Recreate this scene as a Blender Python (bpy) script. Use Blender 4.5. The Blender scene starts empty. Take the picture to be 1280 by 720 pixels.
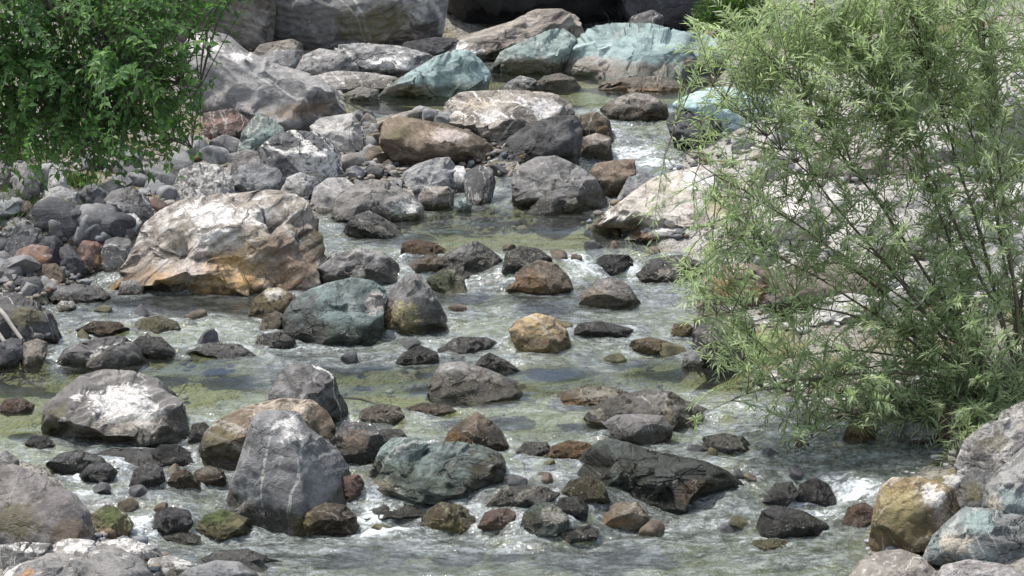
import bpy, bmesh, math, random
import numpy as np
from mathutils import Vector

C = bpy.context.scene.collection
SC = bpy.context.scene
# ------------------------------------------------------------------ camera
F = 3200.0            # focal length in photo pixels (1280 wide)
PITCH = 0.24
H = 6.0
cd = bpy.data.cameras.new('camera'); cam = bpy.data.objects.new('camera', cd); C.objects.link(cam)
cam.location = (0, 0, H); cam.rotation_euler = (math.pi/2-PITCH, 0, 0)
cd.sensor_width = 36; cd.lens = F/1280*36; cd.clip_end = 500; cd.clip_start = 0.1
SC.camera = cam
CP, SP = math.cos(PITCH), math.sin(PITCH)
def ray(u, v):
    x = (u-640)/F; y = -(v-360)/F
    return x, CP+y*SP, -SP+y*CP
def at(u, v, Y):
    x, y, z = ray(u, v); t = Y/y
    return np.array([x*t, Y, H+z*t])
def proj(P):
    P = np.asarray(P, float)
    x = P[..., 0]; y = P[..., 1]; z = P[..., 2]-H
    d = y*CP-z*SP; up = y*SP+z*CP
    return 640+F*x/d, 360-F*up/d
# ------------------------------------------------------------------ noise
_rs = np.random.RandomState(5)
_perm = np.concatenate([_rs.permutation(256)]*3)
_g = _rs.normal(size=(256, 3)); _g /= np.linalg.norm(_g, axis=1)[:, None]
def perlin(P):
    P = np.asarray(P, float)
    i = np.floor(P).astype(np.int64); f = P-i; i &= 255
    w = f*f*f*(f*(f*6-15)+10)
    out = np.zeros(len(P))
    for a in (0, 1):
        wa = w[:, 0] if a else 1-w[:, 0]
        pa = _perm[(i[:, 0]+a) & 255]
        for b in (0, 1):
            wb = w[:, 1] if b else 1-w[:, 1]
            pb = _perm[pa+((i[:, 1]+b) & 255)]
            for c in (0, 1):
                wc = w[:, 2] if c else 1-w[:, 2]
                g = _g[_perm[pb+((i[:, 2]+c) & 255)]]
                d = g[:, 0]*(f[:, 0]-a)+g[:, 1]*(f[:, 1]-b)+g[:, 2]*(f[:, 2]-c)
                out += wa*wb*wc*d
    return out*1.5
def fbm(P, octv=4, gain=.5, lac=2.03):
    s = 0; a = 1.0; P = np.asarray(P, float).copy()
    for k in range(octv):
        s = s+a*perlin(P+17.3*k); P = P*lac; a *= gain
    return s
def ridged(P, octv=3):
    s = 0; a = 1.0; P = np.asarray(P, float).copy()
    for k in range(octv):
        s = s+a*(1-np.abs(perlin(P+9.1*k))*2); P = P*2.1; a *= .5
    return s/1.75
def sstep(a, b, x):
    t = np.clip((x-a)/(b-a), 0, 1); return t*t*(3-2*t)
# ------------------------------------------------------------------ water level and terrain
WY = np.array([10, 16, 17.15, 17.75, 20.6, 22.2, 23.1, 23.5, 25.4, 27.1, 28.7, 32.5, 40, 90.])
WZ = np.array([-.05, 0, .0, .2, .27, .37, .42, .55, .58, .66, .95, 1.0, 1.05, 1.1])
def W(x, Y):
    wob = .28*np.sin(x*1.9+1.3)+.16*np.sin(x*4.7+.4)
    return np.interp(Y+wob, WY, WZ)
def hitW(u, v):
    x, y, z = ray(u, v)
    Ys = np.linspace(12, 60, 4800); t = Ys/y
    k = np.argmax(H+z*t <= W(x*t, Ys)); return x*t[k], Ys[k]
LE = [(720,200),(690,180),(660,110),(600,60),(560,-60),(460,-80),(430,60),(400,30),(380,50),(366,80),(345,105),(322,330),(300,400),(265,400),(240,560),(215,640),(180,720),(160,740),(148,600),(143,440),(135,430),(110,430),(85,560),(70,640)]
RE = [(720,1070),(640,1100),(600,1130),(560,1190),(530,1190),(500,1000),(480,960),(440,890),(400,880),(350,890),(320,850),(300,800),(280,740),(262,760),(235,800),(200,860),(160,880),(130,890),(100,905),(80,905)]
def edge(tab):
    q = sorted([(hitW(u, v)[1], hitW(u, v)[0]) for v, u in tab])
    return np.array([a for a, b in q]), np.array([b for a, b in q])
LY, LX = edge(LE); RY, RX = edge(RE)
def G(x, Y):
    x = np.asarray(x, float); Y = np.asarray(Y, float)
    xl = np.interp(Y, LY, LX); xr = np.interp(Y, RY, RX)
    d = np.minimum(x-xl, xr-x)
    w = W(x, Y)
    bed = w-.26*sstep(-.1, .45, d)+.02
    bank = w+.04+np.minimum(-d, 9)*.17*(1-.75*sstep(31, 34, Y))*(1-.92*sstep(25.4, 26.3, Y)*sstep(-5.2, -3.2, x)*(x < 1.5))+.05*np.sin(x*2.3)*np.sin(Y*1.7)
    base = np.where(d > 0, bed, bank)
    far = sstep(33.5, 35.5, Y)
    return base+far*.05+np.clip(Y-40, 0, 100)*.2
def S(x, Y): return np.maximum(W(x, Y), G(x, Y))
def hit(u, v):
    x, y, z = ray(u, v)
    Ys = np.linspace(12, 60, 4800); t = Ys/y
    k = np.argmax(H+z*t <= S(x*t, Ys)); return x*t[k], Ys[k]
# ------------------------------------------------------------------ mesh helpers
def mesh(name, V, Fc, smooth=True):
    V = np.asarray(V, np.float32); Fc = np.asarray(Fc, np.int32)
    me = bpy.data.meshes.new(name); n = Fc.shape[1]
    me.vertices.add(len(V)); me.vertices.foreach_set('co', V.ravel())
    me.loops.add(Fc.size); me.loops.foreach_set('vertex_index', Fc.ravel())
    me.polygons.add(len(Fc))
    me.polygons.foreach_set('loop_start', np.arange(0, Fc.size, n, dtype=np.int32))
    me.polygons.foreach_set('loop_total', np.full(len(Fc), n, np.int32))
    me.polygons.foreach_set('use_smooth', np.full(len(Fc), smooth, bool))
    me.update(); me.validate()
    return me
def link(name, me, mat, loc=(0, 0, 0), parent=None, **props):
    o = bpy.data.objects.new(name, me); C.objects.link(o); o.location = loc
    if mat is not None and not me.materials: me.materials.append(mat)
    if parent is not None: o.parent = parent
    for k, v in props.items():
        if v: o[k] = v
    return o
def fattr(me, name, a): me.attributes.new(name, 'FLOAT', 'POINT').data.foreach_set('value', np.asarray(a, np.float32))
def cattr(me, name, a): me.attributes.new(name, 'FLOAT_COLOR', 'POINT').data.foreach_set('color', np.asarray(a, np.float32).ravel())
_ico = {}
def ico(n):
    if n not in _ico:
        bm = bmesh.new(); bmesh.ops.create_icosphere(bm, subdivisions=n, radius=1)
        bm.verts.ensure_lookup_table()
        _ico[n] = (np.array([v.co[:] for v in bm.verts]), np.array([[v.index for v in f.verts] for f in bm.faces], np.int32)); bm.free()
    return _ico[n]
def tubes(lines, sides=6):
    VV, FF = [], []; off = 0
    for pts, rad in lines:
        pts = np.asarray(pts, float); n = len(pts)
        T = np.gradient(pts, axis=0); T /= np.linalg.norm(T, axis=1)[:, None]+1e-9
        ref = np.array([.31, .52, .79]); A = np.cross(T, ref); A /= np.linalg.norm(A, axis=1)[:, None]+1e-9
        B = np.cross(T, A); a = np.arange(sides)*2*math.pi/sides
        r = np.asarray(rad, float)[:, None, None]
        V = pts[:, None]+r*(np.cos(a)[None, :, None]*A[:, None]+np.sin(a)[None, :, None]*B[:, None])
        VV.append(V.reshape(-1, 3))
        i, j = np.meshgrid(np.arange(n-1), np.arange(sides), indexing='ij'); j2 = (j+1) % sides
        FF.append(np.stack([i*sides+j, i*sides+j2, (i+1)*sides+j2, (i+1)*sides+j], -1).reshape(-1, 4)+off)
        off += n*sides
    return np.concatenate(VV), np.concatenate(FF)
# ------------------------------------------------------------------ node helpers
class NT:
    def __init__(s, tree): s.t = tree; s.n = tree.nodes; s.l = tree.links
    def new(s, typ, _ins=None, **kw):
        nd = s.n.new(typ)
        for k, v in kw.items(): setattr(nd, k, v)
        for k, v in (_ins or {}).items():
            if hasattr(v, 'links'): s.l.new(v, nd.inputs[k])
            else: nd.inputs[k].default_value = v
        return nd
    def math(s, op, a, b=0.0, c=None, clamp=False):
        ins = {0: a, 1: b}
        if c is not None: ins[2] = c
        return s.new('ShaderNodeMath', ins, operation=op, use_clamp=clamp).outputs[0]
    def mix(s, f, a, b, blend='MIX'):
        nd = s.new('ShaderNodeMix', data_type='RGBA', blend_type=blend)
        for k, v in ((0, f), (6, a), (7, b)):
            if hasattr(v, 'links'): s.l.new(v, nd.inputs[k])
            else: nd.inputs[k].default_value = v if k == 0 else (tuple(v)+(1,))[:4]
        return nd.outputs[2]
    def noise(s, vec, scale, detail=4, rough=.55, dist=0, out=0):
        return s.new('ShaderNodeTexNoise', {'Vector': vec, 'Scale': scale, 'Detail': detail, 'Roughness': rough, 'Distortion': dist}).outputs[out]
    def step(s, x, a, b):
        return s.new('ShaderNodeMapRange', {0: x, 1: a, 2: b}, interpolation_type='SMOOTHSTEP').outputs[0]
def new_mat(name):
    m = bpy.data.materials.new(name); m.use_nodes = True; m.node_tree.nodes.clear()
    return m, NT(m.node_tree)
# ------------------------------------------------------------------ rock shader group
def rock_group():
    g = bpy.data.node_groups.new('rock_surface', 'ShaderNodeTree'); I = g.interface
    def sock(n, t, d):
        q = I.new_socket(n, in_out='INPUT', socket_type=t); q.default_value = d
    I.new_socket('BSDF', in_out='OUTPUT', socket_type='NodeSocketShader')
    for n in 'ABC': sock(n, 'NodeSocketColor', (.3, .3, .3, 1))
    sock('Seed', 'NodeSocketVector', (0, 0, 0)); sock('Scale', 'NodeSocketFloat', 3.0); sock('Stretch', 'NodeSocketVector', (1, 1, 1)); sock('Tilt', 'NodeSocketVector', (0, 0, 0))
    for n, d in (('Veins', 0.), ('Lichen', .2), ('Cracks', .3), ('Bump', .5), ('Strata', 0.), ('WetLine', .05)): sock(n, 'NodeSocketFloat', d)
    t = NT(g); gi = t.new('NodeGroupInput').outputs; go = t.new('NodeGroupOutput')
    co = t.new('ShaderNodeTexCoord').outputs['Object']
    mp = t.new('ShaderNodeMapping', {'Vector': co, 'Location': gi['Seed'], 'Rotation': gi['Tilt'], 'Scale': gi['Stretch']}).outputs[0]
    big = t.noise(mp, gi['Scale'], 3, .55, .6)
    med = t.noise(mp, t.math('MULTIPLY', gi['Scale'], 3.1), 6, .68, .3)
    fine = t.noise(mp, t.math('MULTIPLY', gi['Scale'], 13.0), 5, .7)
    grain = t.noise(co, 95.0, 3, .7)
    col = t.mix(t.step(t.math('ADD', big, t.math('MULTIPLY', t.math('SUBTRACT', med, .5), .7)), .42, .58), gi['A'], gi['B'])
    col = t.mix(t.math('MULTIPLY', t.step(med, .52, .68), .75), col, gi['C'])
    # strata bands: a real layering of the stone
    ws = t.new('ShaderNodeSeparateXYZ', {0: mp}).outputs[2]
    band = t.math('SINE', t.math('ADD', t.math('MULTIPLY', ws, 46.0), t.math('MULTIPLY', med, 16.0)))
    bs = t.math('MULTIPLY', t.math('MULTIPLY', band, .38), gi['Strata'])
    var = t.math('ADD', t.math('ADD', .05, t.math('MULTIPLY', fine, 1.15)), t.math('MULTIPLY', grain, .75))
    var = t.math('ADD', var, bs)
    col = t.mix(1.0, col, t.new('ShaderNodeCombineColor', {0: var, 1: var, 2: var}).outputs[0], 'MULTIPLY')
    # lichen / mineral blotches
    li = t.noise(mp, t.math('MULTIPLY', gi['Scale'], 5.3), 7, .75, .8)
    lm = t.math('MULTIPLY', t.step(t.math('ADD', li, t.math('MULTIPLY', t.math('SUBTRACT', gi['Lichen'], .5), .3)), .53, .6), t.math('MINIMUM', t.math('MULTIPLY', gi['Lichen'], 2.2), .8))
    col = t.mix(lm, col, (.52, .50, .47))
    # white veins
    def sheet(rot, k): return t.noise(t.new('ShaderNodeMapping', {'Vector': t.mix(.10, mp, t.noise(mp, t.math('MULTIPLY', gi['Scale'], 1.2), 3, .6, 0, 1)), 'Rotation': rot, 'Scale': (1.0, .07, .07)}).outputs[0], t.math('MULTIPLY', gi['Scale'], k), 2, .5)
    vn = sheet((.5, .9, .3), 1.0); vn2 = sheet((1.3, -.5, 1.1), .8)
    def ln(x, w): return t.math('SUBTRACT', 1.0, t.step(t.math('ABSOLUTE', t.math('SUBTRACT', x, .5)), w*.3, w))
    vm = t.math('MAXIMUM', ln(vn, .009), ln(vn2, .008))
    vm = t.math('MULTIPLY', t.math('MULTIPLY', vm, t.step(fine, .36, .5)), gi['Veins'])
    col = t.mix(vm, col, (.6, .58, .54))
    # cracks
    dv = t.new('ShaderNodeVectorMath', {0: mp, 1: t.new('ShaderNodeVectorMath', {0: t.noise(mp, gi['Scale'], 4, .6, 0, 1), 3: .5}, operation='SCALE').outputs[0]}, operation='ADD').outputs[0]
    vo = t.new('ShaderNodeTexVoronoi', {'Vector': dv, 'Scale': t.math('MULTIPLY', gi['Scale'], .8)}, feature='DISTANCE_TO_EDGE').outputs['Distance']
    cr = t.math('MULTIPLY', t.math('SUBTRACT', 1.0, t.step(vo, .003, .02)), t.math('MULTIPLY', gi['Cracks'], t.step(big, .42, .55)))
    col = t.mix(t.math('MULTIPLY', cr, .75), col, (.03, .028, .025))
    # stains, mineral patches and some painted shade placed on the stone
    at_ = t.new('ShaderNodeAttribute', attribute_name='patch')
    pm = t.step(t.math('ADD', at_.outputs['Alpha'], t.math('MULTIPLY', t.math('SUBTRACT', t.math('ADD', t.math('MULTIPLY', med, .35), t.math('MULTIPLY', li, .65)), .5), 4.2)), .4, .8)
    pm = t.math('MULTIPLY', pm, t.step(at_.outputs['Alpha'], .02, .12))
    col = t.mix(t.math('MULTIPLY', pm, t.math('ADD', .45, t.math('MULTIPLY', t.step(fine, .35, .6), .4))), col, t.mix(1.0, at_.outputs['Color'], t.new('ShaderNodeCombineColor', {0: var, 1: var, 2: var}).outputs[0], 'MULTIPLY'))
    # wet line of splashed water
    wa = t.new('ShaderNodeAttribute', attribute_name='above').outputs['Fac']
    wet = t.math('SUBTRACT', 1.0, t.step(t.math('ADD', wa, t.math('MULTIPLY', t.math('SUBTRACT', med, .5), -.25)), t.math('MULTIPLY', gi['WetLine'], .7), t.math('MULTIPLY', gi['WetLine'], 1.3)))
    col = t.mix(t.math('MULTIPLY', wet, .88), col, t.mix(1.0, col, (.30, .28, .22), 'MULTIPLY'))
    rough = t.math('SUBTRACT', .78, t.math('MULTIPLY', wet, .55))
    hgt = t.math('ADD', t.math('ADD', t.math('MULTIPLY', med, .5), t.math('MULTIPLY', fine, .4)), t.math('SUBTRACT', t.math('MULTIPLY', grain, .12), t.math('MULTIPLY', cr, .5)))
    hgt = t.math('ADD', hgt, t.math('MULTIPLY', bs, .5))
    bp = t.new('ShaderNodeBump', {'Strength': gi['Bump'], 'Distance': .09, 'Height': hgt}).outputs[0]
    pb = t.new('ShaderNodeBsdfPrincipled', {'Base Color': col, 'Roughness': rough, 'Normal': bp, 'Specular IOR Level': .35})
    t.l.new(pb.outputs[0], go.inputs[0])
    return g
RG = rock_group()
# palette: A, B, C and defaults
PAL = {
 'grey':   ((.235,.228,.218),(.14,.137,.133),(.34,.33,.31)),
 'lgrey':  ((.30,.295,.285),(.18,.18,.178),(.42,.41,.39)),
 'dark':   ((.085,.085,.09),(.05,.05,.052),(.13,.128,.128)),
 'slate':  ((.112,.111,.110),(.072,.071,.07),(.175,.172,.168)),
 'tan':    ((.32,.285,.24),(.19,.165,.14),(.44,.40,.35)),
 'brown':  ((.16,.125,.09),(.09,.07,.05),(.25,.205,.155)),
 'ochre':  ((.29,.225,.12),(.14,.105,.06),(.42,.36,.24)),
 'orange': ((.27,.165,.08),(.13,.08,.04),(.42,.30,.17)),
 'olive':  ((.13,.12,.06),(.07,.065,.035),(.21,.2,.12)),
 'teal':   ((.26,.338,.32),(.18,.23,.22),(.37,.44,.42)),
 'green':  ((.20,.258,.238),(.12,.148,.138),(.30,.345,.325)),
 'dgreen': ((.105,.118,.11),(.058,.063,.058),(.19,.205,.19)),
 'white':  ((.58,.56,.53),(.34,.33,.31),(.7,.69,.66)),
 'cyan':   ((.36,.47,.45),(.24,.33,.32),(.55,.62,.6)),
 'purple': ((.22,.208,.20),(.135,.125,.12),(.31,.295,.285)),
 'red':    ((.19,.12,.095),(.11,.08,.07),(.28,.22,.19)),
}
def rock_mat(pal, seed, size, **o):
    r = random.Random(seed)
    m = bpy.data.materials.new('stone_'+pal); m.use_nodes = True; nt = m.node_tree; nt.nodes.clear()
    g = nt.nodes.new('ShaderNodeGroup'); g.node_tree = RG; out = nt.nodes.new('ShaderNodeOutputMaterial')
    nt.links.new(g.outputs[0], out.inputs[0])
    j = 1+r.uniform(-.12, .12); wv = r.uniform(-.03, .03); k_ = o.get('bright', 1.0)
    for n, c in zip('ABC', o.get('cols') or PAL[pal]):
        g.inputs[n].default_value = (c[0]*j*k_*(1+wv), c[1]*j*k_, c[2]*j*k_*(1-wv), 1)
    g.inputs['Seed'].default_value = [r.uniform(-50, 50) for _ in range(3)]
    g.inputs['Tilt'].default_value = [r.uniform(-.5, .5), r.uniform(-.5, .5), r.uniform(0, 6)]
    if 'tilt' in o: g.inputs['Tilt'].default_value = o['tilt']
    g.inputs['Scale'].default_value = o.get('scale', min(2.2/max(size, .12), 9))
    g.inputs['Stretch'].default_value = o.get('stretch', (1, 1, r.uniform(1, 1.45)))
    for k, d in (('veins', 0 if pal == 'dark' else r.choice([0, 0, .4, .5])), ('lichen', r.uniform(.05, .4)), ('cracks', r.uniform(.3, .9)), ('bump', r.uniform(.5, .8)), ('strata', r.choice([0, 0, 0, .3, .6])), ('wetline', .17 if 'stream' in o.get('grp', '') else .06)):
        nm = 'WetLine' if k == 'wetline' else k.capitalize()
        g.inputs[nm].default_value = o.get(k, d)
    return m
# ------------------------------------------------------------------ rocks
PCOL = {'w': (.68,.66,.63), 'y': (.36,.31,.15), 'o': (.33,.19,.075), 'm': (.095,.085,.04), 'g': (.22,.29,.275), 'k': (.05,.048,.045), 'p': (.42,.36,.33), 'q': (.54,.345,.125), 'b': (.17,.12,.08), 't': (.42,.36,.28), 'e': (.05,.08,.02)}
TRACED = []
def rock(name, label, group, pal, poly, vb=None, dr=.85, K=9, q=.72, lean=.3, seed=None, patches=(), rough=1.0, cat=None, Y=None, planes=(), **mo):
    pts = np.array([[float(c) for c in p.split(',')] for p in poly.split()])
    seed = seed if seed is not None else int(abs(pts.sum()*7)) % 99991
    rs = np.random.RandomState(seed)
    u0, u1 = pts[:, 0].min(), pts[:, 0].max(); v0, v1 = pts[:, 1].min(), pts[:, 1].max()
    uc = (u0+u1)/2; vb = vb or v1
    Yf = Y if Y is not None else hit(uc, vb)[1]
    sc = Yf/(CP*F)
    w = (u1-u0)*sc; h = (v1-v0)*sc
    D = dr*.5*(.55*w+.45*h)
    Yc = Yf+.6*D
    low = pts[:, 1] > v1-.33*(v1-v0)
    pts[low, 1] += .13*(v1-v0)+3+(vb-v1)
    TRACED.append((pts.copy(), Yf, at(uc, vb, Yc)[0], Yc, w/2, D, 'stream' in group))
    PW = np.array([at(a, b, Yc) for a, b in pts])[:, [0, 2]]
    lo, hi = PW.min(0), PW.max(0); c = (lo+hi)/2; c = .5*c+.5*PW.mean(0)
    # radial outline
    nb = 144; th = np.arange(nb)*2*math.pi/nb; R = np.zeros(nb)
    A = PW-c; B = np.roll(A, -1, 0)
    for k, t in enumerate(th):
        d = np.array([math.cos(t), math.sin(t)]); n = np.array([-d[1], d[0]])
        da, db = A@n, B@n
        for i in range(len(A)):
            if (da[i] <= 0) != (db[i] <= 0):
                s = da[i]/(da[i]-db[i]); r = (A[i]+s*(B[i]-A[i]))@d
                if r > R[k]: R[k] = r
    R = np.maximum(R, .1*R.max())
    R = (R+np.roll(R, 1)*.5+np.roll(R, -1)*.5)/2
    wp = u1-u0
    n = 7 if wp > 210 else 6 if wp > 62 else 5
    Vn, Fn = ico(n)
    a, cdep, b = Vn[:, 0], Vn[:, 1], Vn[:, 2]
    rho = np.hypot(a, b); ang = np.arctan2(b, a) % (2*math.pi)
    def lookup(arr, an): return np.interp(an, np.append(th, 2*math.pi), np.append(arr, arr[0]))
    rr = lookup(R, ang); s = rho**q
    X = np.cos(ang)*rr*s; Z = np.sin(ang)*rr*s
    dep = np.sign(cdep)*np.abs(cdep)**q*D
    P = np.stack([X, dep+lean*Z, Z], 1)
    sz = max(w, h)
    # flat broken faces
    ext = np.array([w/2, D, h/2])
    pl = [(np.array(p[:3], float), p[3]) for p in planes]
    for k in range(int(K*1.5)):
        nn = rs.normal(size=3); nn[1] = -abs(nn[1])*1.1 if rs.rand() < .75 else nn[1]; nn[2] += .35
        pl.append((nn, rs.uniform(.55, .88)))
    for nn, off in pl:
        nn = nn/ext*ext.mean(); nn /= np.linalg.norm(nn)
        d = P@nn; m_ = d.max()*off; over = d > m_
        P[over] -= np.outer((d[over]-m_)*.98, nn)
    # broken chips: small fracture planes over the surface
    chip = mo.pop('chip', .8 if K > 5 else .3)
    M = int(26+K*5); sd_ = P[rs.randint(0, len(P), M)]; sn = sd_/ext**2; sn /= np.linalg.norm(sn, axis=1)[:, None]; sn += rs.normal(size=(M, 3))*.2; sn /= np.linalg.norm(sn, axis=1)[:, None]
    warp = P+.05*sz*np.stack([fbm(P/sz*6+a_, 2) for a_ in (1.5, 40.2, 77.7)], 1)
    best = np.full(len(P), 1e9); kk = np.zeros(len(P), int)
    for i_ in range(M):
        d = ((warp-sd_[i_])**2).sum(1); c_ = d < best; best[c_] = d[c_]; kk[c_] = i_
    d = ((P-sd_[kk])*sn[kk]).sum(1); P = P-sn[kk]*(np.clip(d, -.045*sz, .045*sz)*chip)[:, None]
    # weathering
    Q = P/sz
    N = P/ext; N /= np.linalg.norm(N, axis=1)[:, None]+1e-9
    amp = .042*rough*sz
    dn = fbm(Q*2.3+seed % 97, 3)*1.1+.32*(ridged(Q*4.5+seed % 31, 3)-.6)+.16*fbm(Q*12+3, 3)
    P = P+N*(amp*dn)[:, None]
    # refit outline to the traced one
    base = np.array([c[0], Yc, c[1]])
    kern = np.array([.5, 1.5, 3, 1.5, .5])/7
    for it in range(5):
        wp_ = P+base
        uu, vv = proj(wp_)
        px = np.stack([(uu-640)/F, vv], 1)
        # compare on the vertical plane through the centre
        x_, y_, z_ = ray(uu, vv); t_ = Yc/y_; XX = x_*t_-c[0]; ZZ = H+z_*t_-c[1]
        an = np.arctan2(ZZ, XX) % (2*math.pi); rad = np.hypot(XX, ZZ)
        bi = np.round(an/(2*math.pi)*nb).astype(int) % nb
        cur = np.zeros(nb); np.maximum.at(cur, bi, rad)
        bad = cur < .2*R
        cur[bad] = R[bad]
        ratio = np.clip(R/cur, .5, 2.4)
        ratio = np.convolve(np.concatenate([ratio[-2:], ratio, ratio[:2]]), kern, 'valid')
        wgt = np.clip(rad/(.92*lookup(np.maximum(cur, 1e-3), an)), 0, 1)**1.6; gm_ = float(np.median(ratio))
        f = gm_+(lookup(ratio, an)-gm_)*wgt
        P[:, 0] *= f; P[:, 2] *= f
    wpos = P+base
    gx, gy = wpos[:, 0], wpos[:, 1]
    org = np.array([base[0], base[1], float(S(base[0], Yf))])
    me = mesh(name, wpos-org, Fn)
    fattr(me, 'above', wpos[:, 2]-np.where(W(gx, gy) > G(gx, gy)-.02, W(gx, gy), -5))
    pc = np.zeros((len(P), 4))
    if patches:
        uu, vv = proj(wpos); front = wpos[:, 1] < Yc+.3*D; pn = np.zeros((len(P), 3)); pd = np.zeros(len(P))
        for pu, pv, ru, rv, cc in patches:
            dd = (uu-pu)**2+(vv-pv)**2; dd[~front] = 1e9
            k = np.argmin(dd+1e3*(wpos[:, 1]-wpos[:, 1].min()))
            ctr = wpos[k]; rx, rz = ru*sc, rv*sc
            q_ = np.sqrt(((wpos[:, 0]-ctr[0])/rx)**2+((wpos[:, 2]-ctr[2])/rz)**2+((wpos[:, 1]-ctr[1])/(1.6*max(rx, rz)))**2)
            al = np.clip(1.45-q_*.95, 0, 1)
            pn += np.outer(al**2, PCOL[cc]); pd += al**2; pc[:, 3] = np.maximum(pc[:, 3], al)
        pc[:, :3] = pn/(pd[:, None]+1e-6)
    cattr(me, 'patch', pc)
    o = link(name, me, rock_mat(pal, seed, sz, grp=group, **mo), org, None, label=label, category=cat or {'cliff_rock': 'cliff'}.get(name, name.replace('_', ' ')), group=group)
    return o
UP, ST, LB, RB, FL = 'boulders round the upstream pools', 'rocks standing in the stream', 'rocks on the left bank', 'rocks on the right bank', 'rocks at the foot of the near left bank'
CL = 'rocks of the cliff foot behind the stream'
b, k, s = 'boulder', 'rock', 'stone'
# ---- far cliff foot
rock('cliff_rock', 'rough tan cliff rock at the top left behind the crested grey slab', CL, 'tan', '196,-90 330,-100 348,-30 342,20 325,48 295,52 250,46 226,50 205,36', vb=62, dr=.7, K=9, lean=.1, bright=.62, patches=[(245,28,18,16,'m')], strata=.5)
rock('cliff_rock', 'huge smooth grey cliff rock with a mossy olive hollow at the top edge', CL, 'grey', '318,-90 560,-100 566,-20 552,25 535,52 500,58 440,56 395,58 360,50 338,30 322,0', vb=62, dr=.6, K=6, lean=.1, patches=[(470,34,52,26,'m'),(505,52,24,7,'p')], lichen=.25, bright=.75)
rock('cliff_rock', 'overhanging cliff rock painted black for the shade of the hollow above the long brown slab', CL, 'dark', '520,-190 830,-190 815,-20 796,22 780,40 720,40 640,40 570,52 545,54', vb=60, Y=35.6, dr=.9, K=6, lean=-.85, bright=.45, lichen=0, veins=0)  # near-black colour paints the hollow's shade; unseen top leans forward to darken it
rock('cliff_rock', 'dark grey ledge at the top edge between the shade-darkened overhang and the bush', CL, 'dark', '770,-60 880,-60 885,10 850,26 815,30 785,28 772,10', vb=40, Y=35.6, dr=.6, lean=.1)
rock(b, 'pale grey split boulder at the top edge behind the willow', CL, 'lgrey', '978,30 985,-10 1000,-20 1045,-20 1062,10 1058,50 1030,75 990,70', vb=78, bright=.8, veins=.4)
rock(k, 'small dark angular rock above the right end of the long blue-green slab', CL, 'slate', '772,28 790,20 815,12 830,20 828,32 800,34', vb=46, K=12)
# ---- far pool boulders
rock(b, 'long grey-brown slab under the dark overhang at the top of the photo', UP, 'tan', '526,66 560,50 600,38 640,26 668,11 702,10 724,20 732,45 700,62 640,78 610,86 560,82', vb=76, dr=.75, K=10, lean=.5, strata=.5, bright=.72, tilt=(.2,.35,0), patches=[(565,52,30,8,'w')])
rock(b, 'blue-green hump joined to the left end of the long blue-green slab', UP, 'teal', '606,84 625,65 660,48 690,36 705,35 722,48 715,62 705,75 692,92 640,92 612,90', vb=94, dr=.8, K=12, lean=.45, bright=.85, patches=[(660,82,40,12,'p')])
rock(b, 'long blue-green slab with a pale pinkish foot at the far pool edge', UP, 'teal', '692,86 700,62 722,46 740,32 770,28 815,29 850,38 895,45 912,62 907,80 890,92 820,94 740,94', vb=95, dr=.6, K=9, lean=.5, patches=[(740,82,60,11,'p'),(820,84,40,9,'p'),(880,78,30,9,'b')], lichen=.1, veins=.2)
rock(b, 'pointed blue-green boulder at the left end of the far pool', UP, 'teal', '458,120 490,102 520,85 545,70 570,61 587,62 602,75 614,92 610,106 590,119 550,123 500,123', vb=122, dr=.8, K=7, lean=.45, lichen=.05, veins=.15, patches=[(500,116,36,8,'t')])
rock(b, 'flat grey rock with a bright white face beside the pointed blue-green boulder', UP, 'grey', '410,76 420,56 445,53 500,57 542,68 537,86 500,96 440,96', vb=104, dr=.8, lean=.5, patches=[(495,77,36,11,'w')], bright=.9)
rock(b, 'rounded grey boulder left of the rock with the white face', UP, 'lgrey', '360,90 380,68 400,60 425,65 446,75 452,88 420,96 380,94', vb=100, lean=.4, bright=.8)
rock(k, 'flat tan rock in the dark gap below the cliff rocks', UP, 'tan', '306,66 325,55 365,48 380,55 377,66 340,71', vb=76, lean=.4, bright=.7)
rock(k, 'blue-grey slab half hidden between the crested slab and the rounded grey boulder', UP, 'slate', '318,74 345,62 374,62 374,82 345,88', vb=96, lean=.4, bright=1.5)
rock(k, 'low flat grey slab below the rock with the white face', UP, 'grey', '383,96 420,88 470,91 507,98 492,109 450,119 408,111', vb=119, lean=.5, dr=1.0)
rock(k, 'thin grey ledge at the water edge left of the pointed blue-green boulder', UP, 'lgrey', '428,118 450,108 475,112 470,122 440,126', vb=127)
rock(b, 'large sloping grey slab with a white-streaked crest on the left', UP, 'grey', '218,100 225,60 240,42 265,37 290,45 305,60 340,78 385,90 420,108 442,130 425,146 400,152 340,143 300,143 262,138 236,120', vb=158, dr=.75, K=11, lean=.6, q=.66, patches=[(262,52,34,12,'w'),(300,62,16,8,'w'),(380,140,50,10,'b')], veins=.5, bright=.95)
rock(k, 'brown layered rock below the large sloping slab beside the leafy tree', LB, 'red', '252,142 290,135 312,150 302,167 258,166', vb=180, strata=1, K=10)
rock(k, 'chalky white rock below the large sloping slab', LB, 'white', '386,158 400,147 440,141 451,155 456,176 440,184 420,180 390,167', vb=192, K=10, veins=0, bright=.8, lean=.4)
rock(k, 'pointed blue-green rock behind the dark boulder with thin white lines', LB, 'green', '294,180 302,165 315,148 325,140 340,148 355,160 360,172 330,183 303,187', vb=196, K=12, lean=.3, bright=.85)
rock(b, 'smooth dark grey boulder crossed by thin white lines', LB, 'slate', '321,186 340,170 365,162 395,165 413,175 426,192 429,206 410,221 390,225 360,217 330,206', vb=226, K=7, veins=1, scale=1.6, lean=.3, lichen=.1, bright=1.3, patches=[(418,195,10,14,'w')])
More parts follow.
